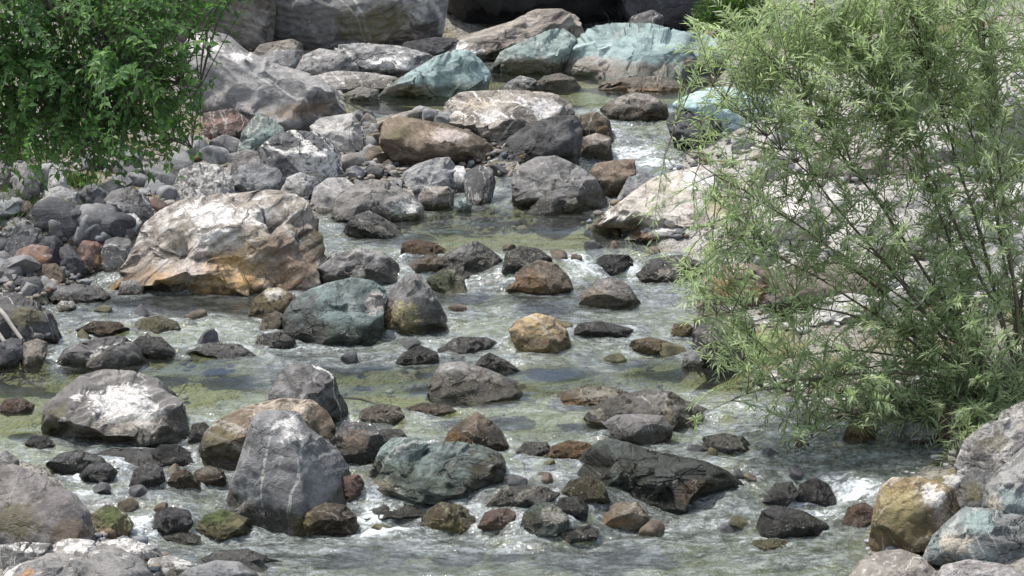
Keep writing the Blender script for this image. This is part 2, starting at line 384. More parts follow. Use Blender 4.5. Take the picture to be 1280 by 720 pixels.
rock(b, 'long brown-olive boulder left of the white-veined boulder', UP, 'brown', '473,180 478,152 490,144 520,148 560,155 590,165 615,180 625,200 616,212 590,207 555,202 520,202 495,197', vb=214, K=11, dr=.8, lean=.4, bright=1.15, patches=[(505,160,20,8,'m'),(560,165,30,6,'p')])
rock(b, 'big grey boulder netted with white veins in the middle of the far pool', UP, 'tan', '551,150 556,128 575,114 600,113 640,112 690,115 716,130 720,145 700,159 650,168 620,182 590,170 565,157', vb=172, K=8, dr=.8, lean=.35, veins=1, scale=2.4, bright=.85, patches=[(610,135,14,14,'w'),(690,128,24,9,'w'),(590,122,30,7,'t')])
rock(b, 'dark slate boulder with a smooth face beside the white-veined boulder', UP, 'slate', '618,190 635,172 660,155 690,145 720,143 729,155 728,180 722,202 705,200 680,197 645,197 628,199', vb=207, K=7, lean=-.05, lichen=.02, veins=0, bright=.72, planes=[(.1,-1,-.1,.7)])
rock(b, 'rounded grey-brown boulder behind the elongated stone at the pool edge', UP, 'grey', '639,225 648,207 670,196 695,194 725,208 745,222 762,245 768,257 745,264 700,264 660,257 640,248', vb=262, K=7, lean=.3, bright=.8, veins=0, lichen=.3)
rock(s, 'elongated smooth grey stone lying against the rounded grey-brown boulder', UP, 'slate', '658,256 675,246 700,238 713,242 714,257 695,264 668,263', vb=267, K=2, rough=.5, bright=1.3, lichen=.05)
rock(k, 'brown angular block above the pale rippled boulder', UP, 'brown', '736,216 745,204 770,200 793,198 796,215 785,233 765,239 750,230', vb=246, K=12, bright=1.1)
rock(k, 'grey wedge between the brown block and the pale rippled boulder', UP, 'lgrey', '768,240 785,222 810,214 822,225 802,243 780,247', vb=254, K=10, bright=.8)
rock(b, 'large pale rippled boulder sloping into the pool left of the willow', ST, 'tan', '724,283 740,268 765,258 790,240 815,222 850,212 880,206 910,210 930,220 948,240 952,262 930,277 900,284 860,287 800,290 745,291', vb=288, K=9, dr=.8, lean=.6, rough=1.4, strata=.5, bright=1.15, patches=[(752,276,30,10,'w'),(770,285,46,5,'o'),(905,252,24,12,'y'),(860,222,40,10,'w')], lichen=.5)
rock(k, 'low cream stone ledge at the foot of the pale rippled boulder', ST, 'white', '778,294 800,284 830,279 860,276 877,284 868,294 820,298 790,300', vb=300, bright=.75, patches=[(800,296,30,4,'o')])
rock(b, 'pale cyan boulder streaked white behind the left tips of the willow', UP, 'cyan', '836,132 860,118 880,110 905,108 930,112 960,120 987,140 982,162 950,164 920,157 880,152 850,142', vb=166, K=8, lean=.4, veins=.5)
rock(k, 'dark brown block under the pale cyan boulder', UP, 'dark', '832,152 840,140 860,136 880,142 902,152 902,172 870,177 843,170', vb=184, K=12, lichen=.05)
rock(k, 'white rock right of the pale cyan boulder behind the willow leaves', RB, 'white', '962,165 968,140 990,128 1012,135 1018,158 1000,170', vb=178)
rock(k, 'flat tan rock lying alone in the far pool', UP, 'tan', '744,111 755,100 790,96 830,94 850,102 862,110 830,115 780,116', vb=113, K=9, lean=.4, patches=[(800,111,50,4,'ochre'[0])], bright=.85)
rock(k, 'rounded grey rock in the far pool behind the white-veined boulder', UP, 'tan', '666,106 680,95 700,91 718,97 728,107 710,114 680,113', vb=113, K=4, strata=.6, bright=.75)
rock(k, 'small mottled grey rock left of the rounded rock in the far pool', UP, 'grey', '610,117 630,105 650,94 667,98 682,110 660,120 630,122', vb=124, K=9)
rock(k, 'tan veined rock at the lip of the far pool above the cascade', UP, 'tan', '748,137 765,124 790,115 812,118 834,130 837,141 810,149 768,149', vb=150, K=9, lean=.4, bright=.85, patches=[(800,143,40,5,'b')])
rock(k, 'brown rock between the dark slate boulder and the tan veined rock', UP, 'brown', '717,162 725,145 745,139 762,150 768,166 740,172', vb=176, K=9, patches=[(756,162,8,6,'o')])
rock(k, 'tan rounded rock at the head of the cascade beside the slate boulder', UP, 'tan', '723,192 728,172 745,166 763,172 767,189 745,197', vb=200, K=6, bright=.7)
rock(k, 'grey-white angular rock above the tan squared stone', LB, 'lgrey', '503,216 520,205 545,197 562,196 570,208 577,216 573,229 550,227 530,234 510,230', vb=242, K=12, bright=1.1)
rock(s, 'small white stone right of the grey-white angular rock', LB, 'white', '564,216 570,207 580,208 585,220 580,230 568,230', vb=240)
rock(s, 'tan squared stone by the water under the grey-white angular rock', LB, 'tan', '522,247 530,233 560,233 569,240 566,256 545,261 527,258', vb=262, K=9, q=.55)
rock(k, 'dark egg-shaped rock standing right of the tan squared stone', LB, 'slate', '580,229 585,213 600,206 616,211 620,228 613,242 595,248 583,242', vb=256, K=4, bright=1.0)
rock(s, 'blue-green chip stone at the water edge below the egg-shaped rock', LB, 'green', '568,262 572,250 582,246 590,256 588,264', vb=266, K=10)
rock(k, 'pale grey upright rock left of the long pale rounded rock', LB, 'white', '352,236 358,222 375,215 393,221 397,233 378,243', vb=248, bright=.75)
rock(k, 'long pale rounded rock behind the split grey boulder', LB, 'lgrey', '386,254 392,235 410,222 432,222 444,232 434,252 410,264 393,262', vb=266, K=4, bright=1.15)
rock(b, 'split grey boulder with a dark crack at the left end of the pool', LB, 'grey', '413,264 420,248 440,232 465,223 490,228 515,242 530,258 529,271 505,279 470,277 440,274 418,273', vb=277, K=7, lean=.3, patches=[(505,262,22,12,'w')], cracks=.9, bright=.85)
rock(k, 'dark wedge-shaped rock lying in the pool below the split grey boulder', ST, 'slate', '426,293 432,280 445,268 462,263 485,275 500,285 507,294 480,300 443,300', vb=298, K=12, strata=1, lean=.4, bright=.95)
# ---- middle left bank
rock(b, 'rough speckled grey boulder just right of the leafy tree', LB, 'grey', '208,238 225,212 250,203 275,206 292,222 295,242 265,250 228,252', vb=258, K=6, lichen=.7, bright=.8)
rock(k, 'mottled blue-grey rock right of the rough speckled boulder', LB, 'slate', '286,237 288,220 300,206 325,203 348,210 357,226 340,242 310,246', vb=252, K=7, bright=1.5, lichen=.35)
rock(k, 'round grey rock between the speckled boulder and the dark lined boulder', LB, 'grey', '286,206 292,192 308,186 325,190 330,204 312,210', vb=222, K=5)
rock(k, 'grey angular rock with a sharp edge below the leafy tree', LB, 'slate', '128,251 140,238 165,232 186,248 197,265 186,279 160,274 136,263', vb=284, K=13, lean=.25, bright=1.5, lichen=.1)
rock(k, 'dark blunt rock left of the sharp-edged grey rock', LB, 'slate', '98,244 106,232 125,228 134,240 132,254 110,256', vb=262, bright=1.0)
rock(k, 'mossy grey rock with a white crown on the left bank', LB, 'lgrey', '44,252 55,238 75,232 98,240 106,256 98,264 60,264', vb=272, patches=[(68,252,30,8,'m')], bright=.9)
rock(k, 'tall white-streaked rock under the hanging leaves', LB, 'white', '56,236 62,212 70,200 80,206 88,225 84,236', vb=256, K=10, bright=.7)
rock(k, 'brown-grey rock at the left edge under the hanging leaves', LB, 'purple', '14,232 18,208 32,202 46,210 52,232 40,242 20,240', vb=256, K=8)
rock(k, 'pale rock on the left picture edge with grass at its foot', LB, 'grey', '-24,222 -10,200 8,203 14,216 8,228', vb=240)
rock(k, 'rock with a blue-green cap among the cobbles of the left bank', LB, 'slate', '22,278 30,264 50,258 66,270 68,280 50,286 30,286', vb=292, patches=[(58,268,10,8,'g')], bright=1.1)
rock(k, 'broad grey sloping rock at the left picture edge', LB, 'grey', '-10,292 0,274 20,268 42,276 54,288 40,298 8,298', vb=304, bright=.85)
rock(s, 'white-topped long stone in the cobble heap above the dark rocks', LB, 'lgrey', '144,278 150,268 168,266 178,278 172,290 152,290', vb=298, patches=[(165,270,14,5,'w')])
rock(s, 'smooth grey oval stone at the top of the cobble heap', LB, 'slate', '116,272 122,266 136,265 145,272 138,279 122,279', vb=290, K=2, bright=1.4)
rock(k, 'smooth dark purple-grey rock against the big tan boulder', LB, 'slate', '126,316 132,300 146,295 163,299 169,312 158,327 140,335 129,329', vb=338, K=3, rough=.5, bright=.85, lichen=.03)
rock(k, 'brown rock with a rusty end left of the smooth dark rock', LB, 'red', '94,312 104,300 122,302 134,314 136,330 122,334 104,328', vb=340, K=6, patches=[(126,322,8,8,'o')])
rock(k, 'dark wedge rock with a pale ridge in the middle of the cobble heap', LB, 'dark', '70,337 74,310 85,304 100,318 120,333 106,344 84,347', vb=348, K=12, planes=[(0,-1,-.3,.6)])
rock(k, 'dark brown rounded rock above the reddish egg-shaped rock', LB, 'dark', '46,306 56,296 70,294 79,302 79,318 66,326 50,318', vb=334, K=4)
rock(k, 'reddish egg-shaped rock with a rusty spot on the left bank', LB, 'red', '14,326 22,312 40,305 61,308 66,320 55,334 35,340 19,338', vb=344, K=3, rough=.6, patches=[(52,322,8,6,'o')], bright=1.1)
rock(k, 'dark round rock at the left edge behind the reddish egg-shaped rock', LB, 'dark', '4,312 8,298 28,293 46,298 46,310 22,322 6,322', vb=332, K=4)
rock(s, 'brown lumpy stone below the reddish egg-shaped rock', LB, 'brown', '44,340 54,330 70,329 82,338 82,350 64,354 48,352', vb=356, K=6)
rock(b, 'big tan and white weathered boulder with rusty stains at its foot', LB, 'tan', '96,360 118,346 140,334 158,320 170,300 178,280 200,262 225,250 260,243 300,240 335,235 365,239 386,250 397,275 406,305 411,326 403,347 386,360 360,364 325,367 290,370 250,370 200,370 150,368 118,367', vb=369, dr=.8, K=10, lean=.6, rough=1.9, q=.78, strata=.5, lichen=.5, bright=1.0, cracks=.8, bump=1.0, tilt=(.3,.6,.2), seed=18,
  planes=[(-.75,-.8,.75,.5),(.8,-.6,.1,.7)],
  patches=[(345,258,34,12,'w'),(250,262,46,10,'w'),(275,302,44,16,'w'),(240,338,44,14,'p'),(282,332,30,30,'q'),(300,352,36,18,'q'),(258,356,30,14,'q'),(135,348,34,12,'q'),(225,300,26,14,'t'),(310,330,20,40,'q'),(200,345,24,10,'q'),(388,315,18,48,'b'),(395,285,12,40,'m'),(345,322,34,38,'b'),(320,322,12,9,'w'),(365,348,16,18,'o'),(205,356,24,12,'o'),(172,340,30,18,'b')])  # brown and olive patches at the right paint that side's shade
rock(k, 'flat dark stone slab at the water edge below the big tan boulder', LB, 'slate', '56,369 70,358 100,355 125,358 140,370 120,378 73,378', vb=378, K=9, bright=1.1)
rock(s, 'grey stone at the foot of the big tan boulder', LB, 'grey', '146,364 152,352 168,349 180,358 178,368 158,370', vb=371)
rock(b, 'dark grey rock with a mossy face at the left edge above the driftwood', LB, 'slate', '-34,422 -27,375 0,365 25,367 46,378 66,392 80,416 70,428 28,430', vb=430, K=9, bright=.85, patches=[(35,395,22,14,'m')])
rock(k, 'dark boulder end under the driftwood at the left edge', LB, 'dark', '-20,452 -6,430 14,422 32,424 30,444 18,458 -10,460', vb=460, K=7)
rock(k, 'pale brown squared stone by the water at the left edge', LB, 'tan', '24,446 30,428 46,423 60,428 58,446 48,458 28,458', vb=459, K=8, bright=.65)
rock(k, 'wet dark rock with a fine white line in the left shallows', ST, 'slate', '62,454 80,436 100,428 135,420 155,420 176,435 189,451 172,460 120,462 76,462', vb=460, K=8, lean=.4, veins=.5, bright=.85, wetline=.07)
rock(k, 'smaller dark rock right of the wet lined rock', ST, 'dark', '160,432 175,420 202,421 222,440 216,448 190,450', vb=448, K=6, bright=1.2)
rock(s, 'olive stone just breaking the surface of the left riffle', ST, 'olive', '158,410 175,398 200,394 222,402 228,411 200,414', vb=412, K=4, bright=1.2)
rock(s, 'flat reddish stone in the left pool near the picture edge', ST, 'red', '-6,512 6,499 28,497 44,506 40,516 8,518', vb=515)
rock(k, 'yellowish rock left of the blue-green faced boulder', ST, 'ochre', '306,394 318,372 335,360 350,359 370,370 364,386 345,397 322,398', vb=396, K=8, bright=1.0, patches=[(340,365,18,8,'w')])
rock(s, 'small tan stone between the yellowish rock and the blue-green faced boulder', ST, 'tan', '322,412 328,398 345,388 357,394 356,410 340,416', vb=414)
rock(s, 'small dark wet stone below the blue-green faced boulder', ST, 'dark', '314,430 326,418 350,414 370,424 366,433 330,434', vb=433)
rock(k, 'low white-speckled stone in the left shallows by the flat dark slab', LB, 'white', '68,384 76,376 92,376 96,384 84,388', vb=389, bright=.7)
# ---- middle stream
rock(b, 'low brown-grey flat rock right of the big tan boulder', ST, 'purple', '384,357 395,335 415,318 450,309 480,315 499,330 501,346 486,360 450,357 418,355', vb=359, K=7, lean=.5, bright=.7, veins=.2)
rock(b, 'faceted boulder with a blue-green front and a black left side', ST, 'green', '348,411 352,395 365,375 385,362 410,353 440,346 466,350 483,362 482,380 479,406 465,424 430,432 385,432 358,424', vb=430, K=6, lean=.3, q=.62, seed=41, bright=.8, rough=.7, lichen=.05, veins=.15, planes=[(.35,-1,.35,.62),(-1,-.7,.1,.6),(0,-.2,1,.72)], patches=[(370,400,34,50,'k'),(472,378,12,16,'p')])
rock(b, 'pointed grey rock with a yellow patch beside the blue-green faced boulder', ST, 'grey', '468,416 478,390 488,362 505,344 520,341 536,355 551,380 565,402 556,414 520,420 488,422', vb=417, K=7, q=.62, lean=.2, bright=.65, planes=[(.6,-1,.3,.6),(-.7,-.8,.4,.62)], patches=[(500,402,28,24,'y')], lichen=.05)
rock(k, 'grey blunt rock right of the low brown-grey flat rock', ST, 'grey', '548,336 555,318 575,308 595,300 611,310 631,325 637,337 610,346 570,347', vb=344, K=9, lean=.3, bright=.85, planes=[(-.3,-1,.5,.65)])
rock(s, 'orange-brown flat stone at the tail of the pool', ST, 'orange', '498,319 503,303 520,299 545,304 558,312 550,320 520,322', vb=321, q=.55, bright=.7)
rock(s, 'brown sloping stone below the orange-brown flat stone', ST, 'brown', '500,338 510,326 540,316 560,322 556,338 525,343', vb=342, lean=.4, bright=1.1)
rock(k, 'mossy green-brown rock right of the pointed grey rock', ST, 'olive', '528,364 534,348 550,338 568,336 580,348 584,362 560,368', vb=366, patches=[(555,352,22,12,'e')])
rock(k, 'wet rounded rock in the middle cascade right of the grey blunt rock', ST, 'slate', '626,336 632,316 650,307 672,310 690,322 692,336 660,340', vb=338, K=5, lichen=.5, wetline=.2)
rock(b, 'orange-fronted rock in the stream left of the foaming chute', ST, 'brown', '630,362 640,345 655,332 675,324 696,330 711,345 720,359 700,366 660,369', vb=366, K=9, lean=.2, patches=[(658,352,24,14,'o')], bright=1.2)
rock(k, 'smooth tan and purple rock below the foaming chute', ST, 'purple', '717,381 728,365 745,350 765,345 786,356 802,373 797,384 760,386', vb=384, K=4, lean=.3, rough=.6, bright=1.15, patches=[(742,372,22,14,'t')])
rock(k, 'round knobbly yellow-tan rock in the riffle', ST, 'ochre', '635,412 645,400 670,391 695,397 709,412 715,426 700,438 665,437 644,429', vb=436, K=3, rough=1.5, bright=1.25, lichen=.3)
rock(k, 'low dark rock right of the knobbly yellow-tan rock', ST, 'dark', '713,418 722,404 750,401 772,406 798,412 798,424 750,425', vb=423, bright=1.1)
rock(s, 'yellow-brown stone in the riffle near the willow tips', ST, 'ochre', '780,438 790,425 812,421 838,427 844,438 812,442', vb=440, bright=.75)
rock(s, 'small yellow stone beside the grey block under the willow', ST, 'ochre', '836,418 842,405 858,402 868,410 864,420', vb=421, bright=1.3)
rock(b, 'grey boulder alone in the pool at the centre of the photo', ST, 'grey', '531,492 540,470 552,454 575,451 610,461 641,474 657,489 646,502 600,504 548,502', vb=501, K=8, lean=.3, bright=.8, veins=.2, planes=[(-.7,-1,.1,.6)])
rock(s, 'dark flat stone behind the grey boulder at the centre', ST, 'dark', '586,463 600,447 612,440 636,452 657,464 620,469', vb=466, lean=.3, bright=1.2)
rock(k, 'small dark pointed rock left of the grey boulder at the centre', ST, 'dark', '487,453 505,440 525,431 547,440 550,453 520,459', vb=456, bright=1.2)
rock(k, 'long cream rock with brown edges left of the long grey boulder', ST, 'tan', '682,504 700,490 730,482 765,483 786,490 775,506 730,512 693,510', vb=508, K=8, lean=.4, rough=1.4, patches=[(720,503,34,6,'o'),(745,488,34,6,'w')])
rock(b, 'long grey boulder with a pale vertical seam under the willow tip', ST, 'grey', '725,527 740,508 765,495 810,486 840,489 856,500 882,508 896,526 888,547 850,542 790,534 748,533', vb=535, K=6, lean=.3, veins=.5, bright=.75, patches=[(836,510,4,24,'t')])
rock(k, 'smooth purple-grey rock in front of the long grey boulder', ST, 'purple', '752,529 770,518 800,517 830,519 842,535 837,554 810,559 782,553', vb=556, K=4, rough=.5, bright=.75, wetline=.1)
rock(s, 'small grey wet stone right of the smooth purple-grey rock', ST, 'grey', '870,560 880,545 905,541 930,546 940,558 930,567 890,565', vb=564)
rock(k, 'flat glowing orange stone upstream of the big dark boulder', ST, 'orange', '680,572 690,557 710,550 735,553 750,562 745,576 710,578', vb=573, bright=1.15, rough=1.2)
rock(b, 'big dark green-black boulder in the near stream', ST, 'dgreen', '697,602 715,580 735,560 755,546 780,550 810,562 850,570 880,575 905,585 926,600 950,620 953,637 920,644 860,646 800,644 750,634 712,624', vb=640, K=14, lean=.3, rough=1.2, q=.64, bright=.72, chip=1.0, seed=5, bump=1, lichen=.1, veins=.1, cracks=.8, patches=[(735,605,24,16,'m'),(870,625,24,14,'b'),(775,600,14,9,'g'),(930,630,18,10,'k')])
rock(k, 'small mossy rock against the left end of the big dark boulder', ST, 'olive', '700,615 712,600 735,595 755,602 764,618 740,625', vb=630, patches=[(735,608,20,12,'m')])
rock(k, 'bright tan rock at the foot of the big dark boulder', ST, 'tan', '740,656 750,640 770,628 796,627 812,645 815,657 790,665 753,664', vb=662, K=4, rough=1.2, bright=1.05, patches=[(770,655,30,7,'ochre'[0])])
rock(k, 'grey-green block left of the bright tan rock', ST, 'green', '648,657 655,640 672,627 692,628 712,645 715,660 690,667 658,666', vb=665, K=11, bright=.75, patches=[(664,650,12,14,'m'),(695,640,18,9,'w')])
rock(s, 'low dark wet stone between the grey-green block and the big dark boulder', ST, 'dark', '690,640 700,622 722,620 736,632 734,648 705,650', vb=650, wetline=.2)
rock(k, 'olive-brown wet rock below the near blue-green boulder', ST, 'olive', '522,661 530,640 550,627 576,631 597,645 608,661 580,674 542,673', vb=669, K=9, bright=1.2, patches=[(560,662,24,9,'y'),(545,640,16,10,'b')])
rock(s, 'reddish wet stone in the near cascade', ST, 'red', '596,655 606,640 630,634 650,642 652,660 620,664', vb=662, wetline=.3)
rock(b, 'glossy blue-green boulder with an olive right end in the near stream', ST, 'green', '443,617 460,598 475,585 490,570 510,560 540,554 570,551 602,556 627,565 637,590 632,607 600,620 560,624 498,624', vb=618, K=7, lean=.4, rough=.8, bright=.7, lichen=.05, veins=.15, patches=[(608,585,34,24,'m'),(615,590,24,20,'k'),(480,612,30,8,'t')])
rock(k, 'grey-green rock leaning behind the glossy blue-green boulder', ST, 'green', '452,592 475,560 490,547 520,545 537,555 512,577 480,592', vb=604, bright=.75)
rock(b, 'brown peaked rock behind the glossy blue-green boulder', ST, 'brown', '549,556 560,540 575,527 596,514 613,525 627,538 638,551 622,564 588,564', vb=562, K=9, lean=.2, bright=.95, patches=[(622,542,12,10,'k'),(570,548,20,10,'o')])
rock(k, 'dark wet rock with a brown side right of the veined grey boulder', ST, 'dark', '417,547 428,528 450,527 472,536 485,552 480,572 455,580 428,578', vb=578, K=5, bright=.9, patches=[(445,550,20,14,'b')], veins=.3)
rock(k, 'flat dark rock behind the dark wet rock', ST, 'slate', '464,550 476,536 500,536 512,548 498,558 474,560', vb=562)
rock(s, 'small speckled tan stone by the thin stick', ST, 'tan', '444,528 452,512 475,504 500,508 507,522 490,531 458,532', vb=530, bright=.75, rough=1.3)
# ---- near left group
rock(b, 'grey boulder with a big white patch on its face', ST, 'grey', '50,527 55,505 80,485 100,469 130,461 165,463 196,472 216,488 231,505 238,526 236,547 210,553 160,554 100,552 62,542', vb=551, K=6, dr=.9, lean=.35, q=.68, bright=.6, lichen=.12, veins=.2, patches=[(150,495,38,18,'w'),(170,515,42,16,'w'),(94,482,9,7,'w'),(72,505,14,12,'m')])
rock(b, 'grey block crossed by bold white veins behind the slanted grey boulder', ST, 'slate', '335,497 345,475 355,459 375,454 400,457 419,470 424,490 434,505 440,522 425,534 380,537 343,522', vb=538, K=7, q=.58, lean=.15, veins=1, scale=1.5, bright=1.5, lichen=.1, planes=[(0,-1,.2,.62),(1,-.6,.2,.62)])
rock(b, 'rounded olive-brown boulder behind the slanted grey boulder', ST, 'brown', '247,562 255,540 275,522 310,507 350,497 390,499 411,515 420,535 417,582 350,597 290,594 256,577', vb=590, K=5, lean=.35, strata=.8, bright=.9, patches=[(270,555,28,30,'m'),(360,512,60,12,'t')])
rock(b, 'tall slanted grey boulder, the largest of the near left group', ST, 'slate', '275,642 285,615 300,570 312,530 320,515 345,512 375,514 387,535 422,560 437,585 442,610 447,640 447,667 420,672 370,670 345,662 308,654', vb=664, dr=.8, K=5, q=.62, lean=.3, seed=77, bright=1.75, rough=.8, lichen=.15, veins=.5, strata=.2, planes=[(-.25,-1,.55,.58),(.9,-.8,.35,.6),(-.2,-1,-1.1,.66)], patches=[(365,535,22,16,'w'),(376,655,12,18,'y'),(330,650,44,16,'k')])  # near-black patch paints the shade on the underside
rock(k, 'brown-black wet block at the right foot of the slanted grey boulder', ST, 'brown', '372,664 382,640 405,628 430,630 446,645 448,664 420,673 388,672', vb=671, K=10, veins=.6, bright=.8, patches=[(378,655,10,16,'y')])
rock(s, 'dark stone wedged right of the slanted grey boulder', ST, 'red', '420,612 428,596 448,592 456,604 444,622', vb=630, bright=.8)
rock(b, 'large smooth brown-grey boulder at the left edge of the foreground', FL, 'purple', '-40,675 -38,590 -10,582 20,580 60,597 95,618 113,640 121,662 116,682 60,686 0,684', vb=690, dr=.9, K=5, lean=.45, bright=.82, veins=.1, lichen=.15, strata=.3, patches=[(10,650,40,22,'m'),(85,665,30,16,'b')])
rock(k, 'small grey rock on the left edge behind the smooth brown-grey boulder', FL, 'grey', '-20,590 -10,568 8,563 24,574 26,588 6,598', vb=612)
rock(b, 'pale grey boulder laced with white veins at the bottom left', FL, 'lgrey', '-4,730 10,705 50,690 80,673 110,674 150,684 182,700 194,722 190,752 0,755', vb=738, dr=.8, K=8, lean=.4, veins=1, scale=2.5, bright=.85, patches=[(95,678,30,5,'w'),(30,712,14,7,'o')])
rock(k, 'grey boulder with a pale top seam at the bottom left corner', FL, 'grey', '-28,715 -12,682 30,677 66,679 64,700 20,718', vb=716, K=8, lean=.3, bright=.75, patches=[(30,680,34,3,'w')])
rock(k, 'flat rock striped grey and white at the near water edge', FL, 'grey', '116,688 125,676 160,672 195,684 214,698 200,706 150,700', vb=702, strata=1, lean=.4, patches=[(150,680,34,5,'w')])
rock(k, 'white and grey striped stone left of the bottom oval slab', FL, 'white', '176,712 188,698 212,694 240,703 248,716 215,724 184,722', vb=724, strata=1, bright=.7)
rock(k, 'long oval grey slab at the bottom edge', FL, 'lgrey', '212,728 235,710 270,700 300,702 322,716 330,735 270,742 220,740', vb=736, K=3, lean=.4, bright=.75, rough=.6)
rock(k, 'bluish flat slab awash behind the oval slab', FL, 'slate', '248,700 270,688 310,686 342,698 350,712 310,716 270,708', vb=712, lean=.4, bright=1.2, wetline=.1)
rock(k, 'black block in the near left channel', ST, 'dark', '188,656 195,640 215,633 237,638 243,656 226,667 198,670', vb=668, K=10, bright=.75, wetline=.1)
rock(k, 'mossy wet rock between the black block and the slanted grey boulder', ST, 'olive', '243,662 255,643 280,637 313,648 320,669 280,675', vb=673, K=7, patches=[(268,645,26,8,'e')], wetline=.08)
rock(s, 'flat pale stone leaning on the black block', ST, 'grey', '198,668 206,660 228,662 252,670 244,675 214,675', vb=676, lean=.4)
rock(k, 'mossy brown stone behind the pale veined boulder', FL, 'olive', '108,662 116,640 135,630 155,638 168,655 160,668 128,672', vb=672, patches=[(135,640,20,10,'e')], bright=1.2)
rock(k, 'dark flat slab above the small left waterfall', ST, 'slate', '55,582 75,566 100,562 130,572 142,584 120,592 80,592', vb=592, K=9, strata=.5, bright=.75, wetline=.1)
rock(k, 'dark ledge right of the small left waterfall', ST, 'dark', '98,594 112,580 136,578 148,590 138,602 110,604', vb=604, wetline=.1)
rock(k, 'black arched stone upstream of the brown wedge stones', ST, 'dark', '188,566 200,556 222,555 240,566 246,576 215,572 196,574', vb=580, bright=.8)
rock(k, 'round dark stone beside the left waterfall', ST, 'dark', '160,604 168,586 185,578 203,584 208,600 190,609', vb=607, bright=1.2, wetline=.12)
rock(k, 'brown wedge stone in the near left channel', ST, 'brown', '205,606 215,592 232,586 250,600 252,610 222,612', vb=611, bright=1.2)
rock(k, 'brown stone with a white top left of the slanted grey boulder', ST, 'brown', '236,600 244,588 262,582 280,588 284,600 262,606', vb=606, patches=[(258,586,18,4,'w')])
rock(s, 'small grey stone at the right end of the left pool', ST, 'grey', '234,546 240,530 256,527 268,540 262,550', vb=552)
rock(s, 'low dark stones edge at the outlet of the left pool', ST, 'dark', '28,556 40,545 58,544 70,556 60,562', vb=563, bright=1.2)
# ---- near right
rock(k, 'black wet rock alone in the near right stream', ST, 'slate', '945,656 952,638 970,631 1006,639 1038,656 1027,667 990,671 953,670', vb=668, K=6, bright=.55, lichen=.03, veins=0, wetline=.12)
rock(k, 'dark rock in the right cascade upstream of the black wet rock', ST, 'dark', '992,625 1000,605 1018,596 1036,605 1048,622 1030,630', vb=628, bright=.9, wetline=.15)
rock(s, 'reddish stone in the foam left of the yellow mossy boulder', ST, 'red', '1050,652 1060,634 1080,627 1098,638 1098,654 1072,658', vb=657, bright=1.2, wetline=.15)
rock(s, 'olive flat stone awash at the bottom right of the stream', ST, 'olive', '928,684 942,675 970,673 992,678 990,688 955,689', vb=688, bright=1.3)
rock(b, 'yellow mossy boulder at the water edge of the near right bank', RB, 'ochre', '1085,667 1092,635 1100,608 1115,596 1142,597 1167,599 1193,610 1203,650 1182,682 1140,690 1098,690', vb=688, K=5, lean=.3, seed=8, bright=.9, patches=[(1125,625,26,20,'y'),(1130,662,54,30,'m'),(1165,615,20,16,'w'),(1180,650,18,20,'t')], rough=1.3)
rock(b, 'green-grey cracked boulder at the bottom right', RB, 'green', '1147,692 1165,670 1185,650 1205,633 1242,636 1283,645 1296,680 1272,708 1200,706 1167,703', vb=712, K=12, lean=.4, q=.58, cols=((.21,.235,.22),(.15,.15,.14),(.31,.33,.315)), bright=.9, cracks=1, patches=[(1195,680,20,12,'t'),(1225,650,26,10,'g')])
rock(b, 'angular pale grey-green slab at the right edge above the cracked boulder', RB, 'lgrey', '1218,636 1232,605 1252,582 1282,556 1335,548 1350,640 1300,656 1250,646', vb=672, K=12, lean=.35, q=.56, bright=.85, cracks=.8, patches=[(1262,625,24,14,'g'),(1240,628,10,14,'t')], planes=[(-.6,-.8,.5,.6)])
rock(b, 'rough white and black boulder under the lower right willow leaves', RB, 'white', '1192,582 1205,550 1230,530 1262,521 1295,518 1312,580 1255,610 1213,615', vb=640, K=11, rough=1.7, bright=.8, patches=[(1225,575,24,20,'k'),(1262,590,20,14,'m'),(1240,548,24,12,'m'),(1275,560,18,20,'k')])
rock(k, 'broken white stone between the yellow mossy and the green-grey boulders', RB, 'white', '1158,642 1168,612 1190,592 1215,600 1225,625 1200,645', vb=668, K=11, rough=1.5, bright=.9, patches=[(1195,625,14,14,'m')])
rock(b, 'brown-grey rounded boulder on the bottom edge right of the stream', RB, 'tan', '1050,735 1075,700 1100,689 1126,686 1152,695 1173,716 1180,755 1055,758', vb=745, K=5, lean=.4, bright=.75)
rock(k, 'pinkish flat rock on the bottom edge at the right corner', RB, 'purple', '1160,735 1178,706 1210,699 1250,704 1290,720 1292,750 1170,752', vb=742, K=6, lean=.4, bright=1.2)
# ---- right bank behind the willow
rock(b, 'grey upright block at the water edge under the willow', RB, 'grey', '864,432 868,396 884,382 917,381 943,400 949,442 922,466 883,463', vb=464, K=9, q=.58, lean=.1, bright=.55, planes=[(-.8,-1,0,.62)])
rock(s, 'small grey stone at the foot of the grey upright block', RB, 'lgrey', '850,456 856,440 870,436 882,446 880,458', vb=460, bright=.8)
rock(b, 'rusty brown boulder seen through the willow twigs', RB, 'red', '868,374 876,348 900,332 935,328 968,338 978,360 960,378 900,382', vb=384, K=8, bright=1.25, patches=[(905,352,16,20,'o'),(945,365,22,10,'o')])
rock(b, 'long brownish boulder behind the middle of the willow', RB, 'tan', '950,366 965,338 1010,324 1070,326 1110,344 1118,368 1050,382 980,380', vb=388, K=8, bright=.55)
rock(b, 'bright white boulder behind the middle of the willow', RB, 'white', '940,262 955,236 990,218 1030,222 1058,246 1060,276 1010,288 955,284', vb=298, K=8, lean=.4)
rock(b, 'broad white boulder right of the bright white one behind the willow', RB, 'white', '1046,290 1060,258 1100,240 1150,246 1185,270 1190,300 1130,312 1066,308', vb=322, K=8, lean=.4, bright=.95)
rock(b, 'white boulder behind the dark willow stems at the right edge', RB, 'white', '1176,322 1190,290 1225,272 1270,278 1300,300 1302,335 1240,345 1190,340', vb=352, K=8, lean=.4)
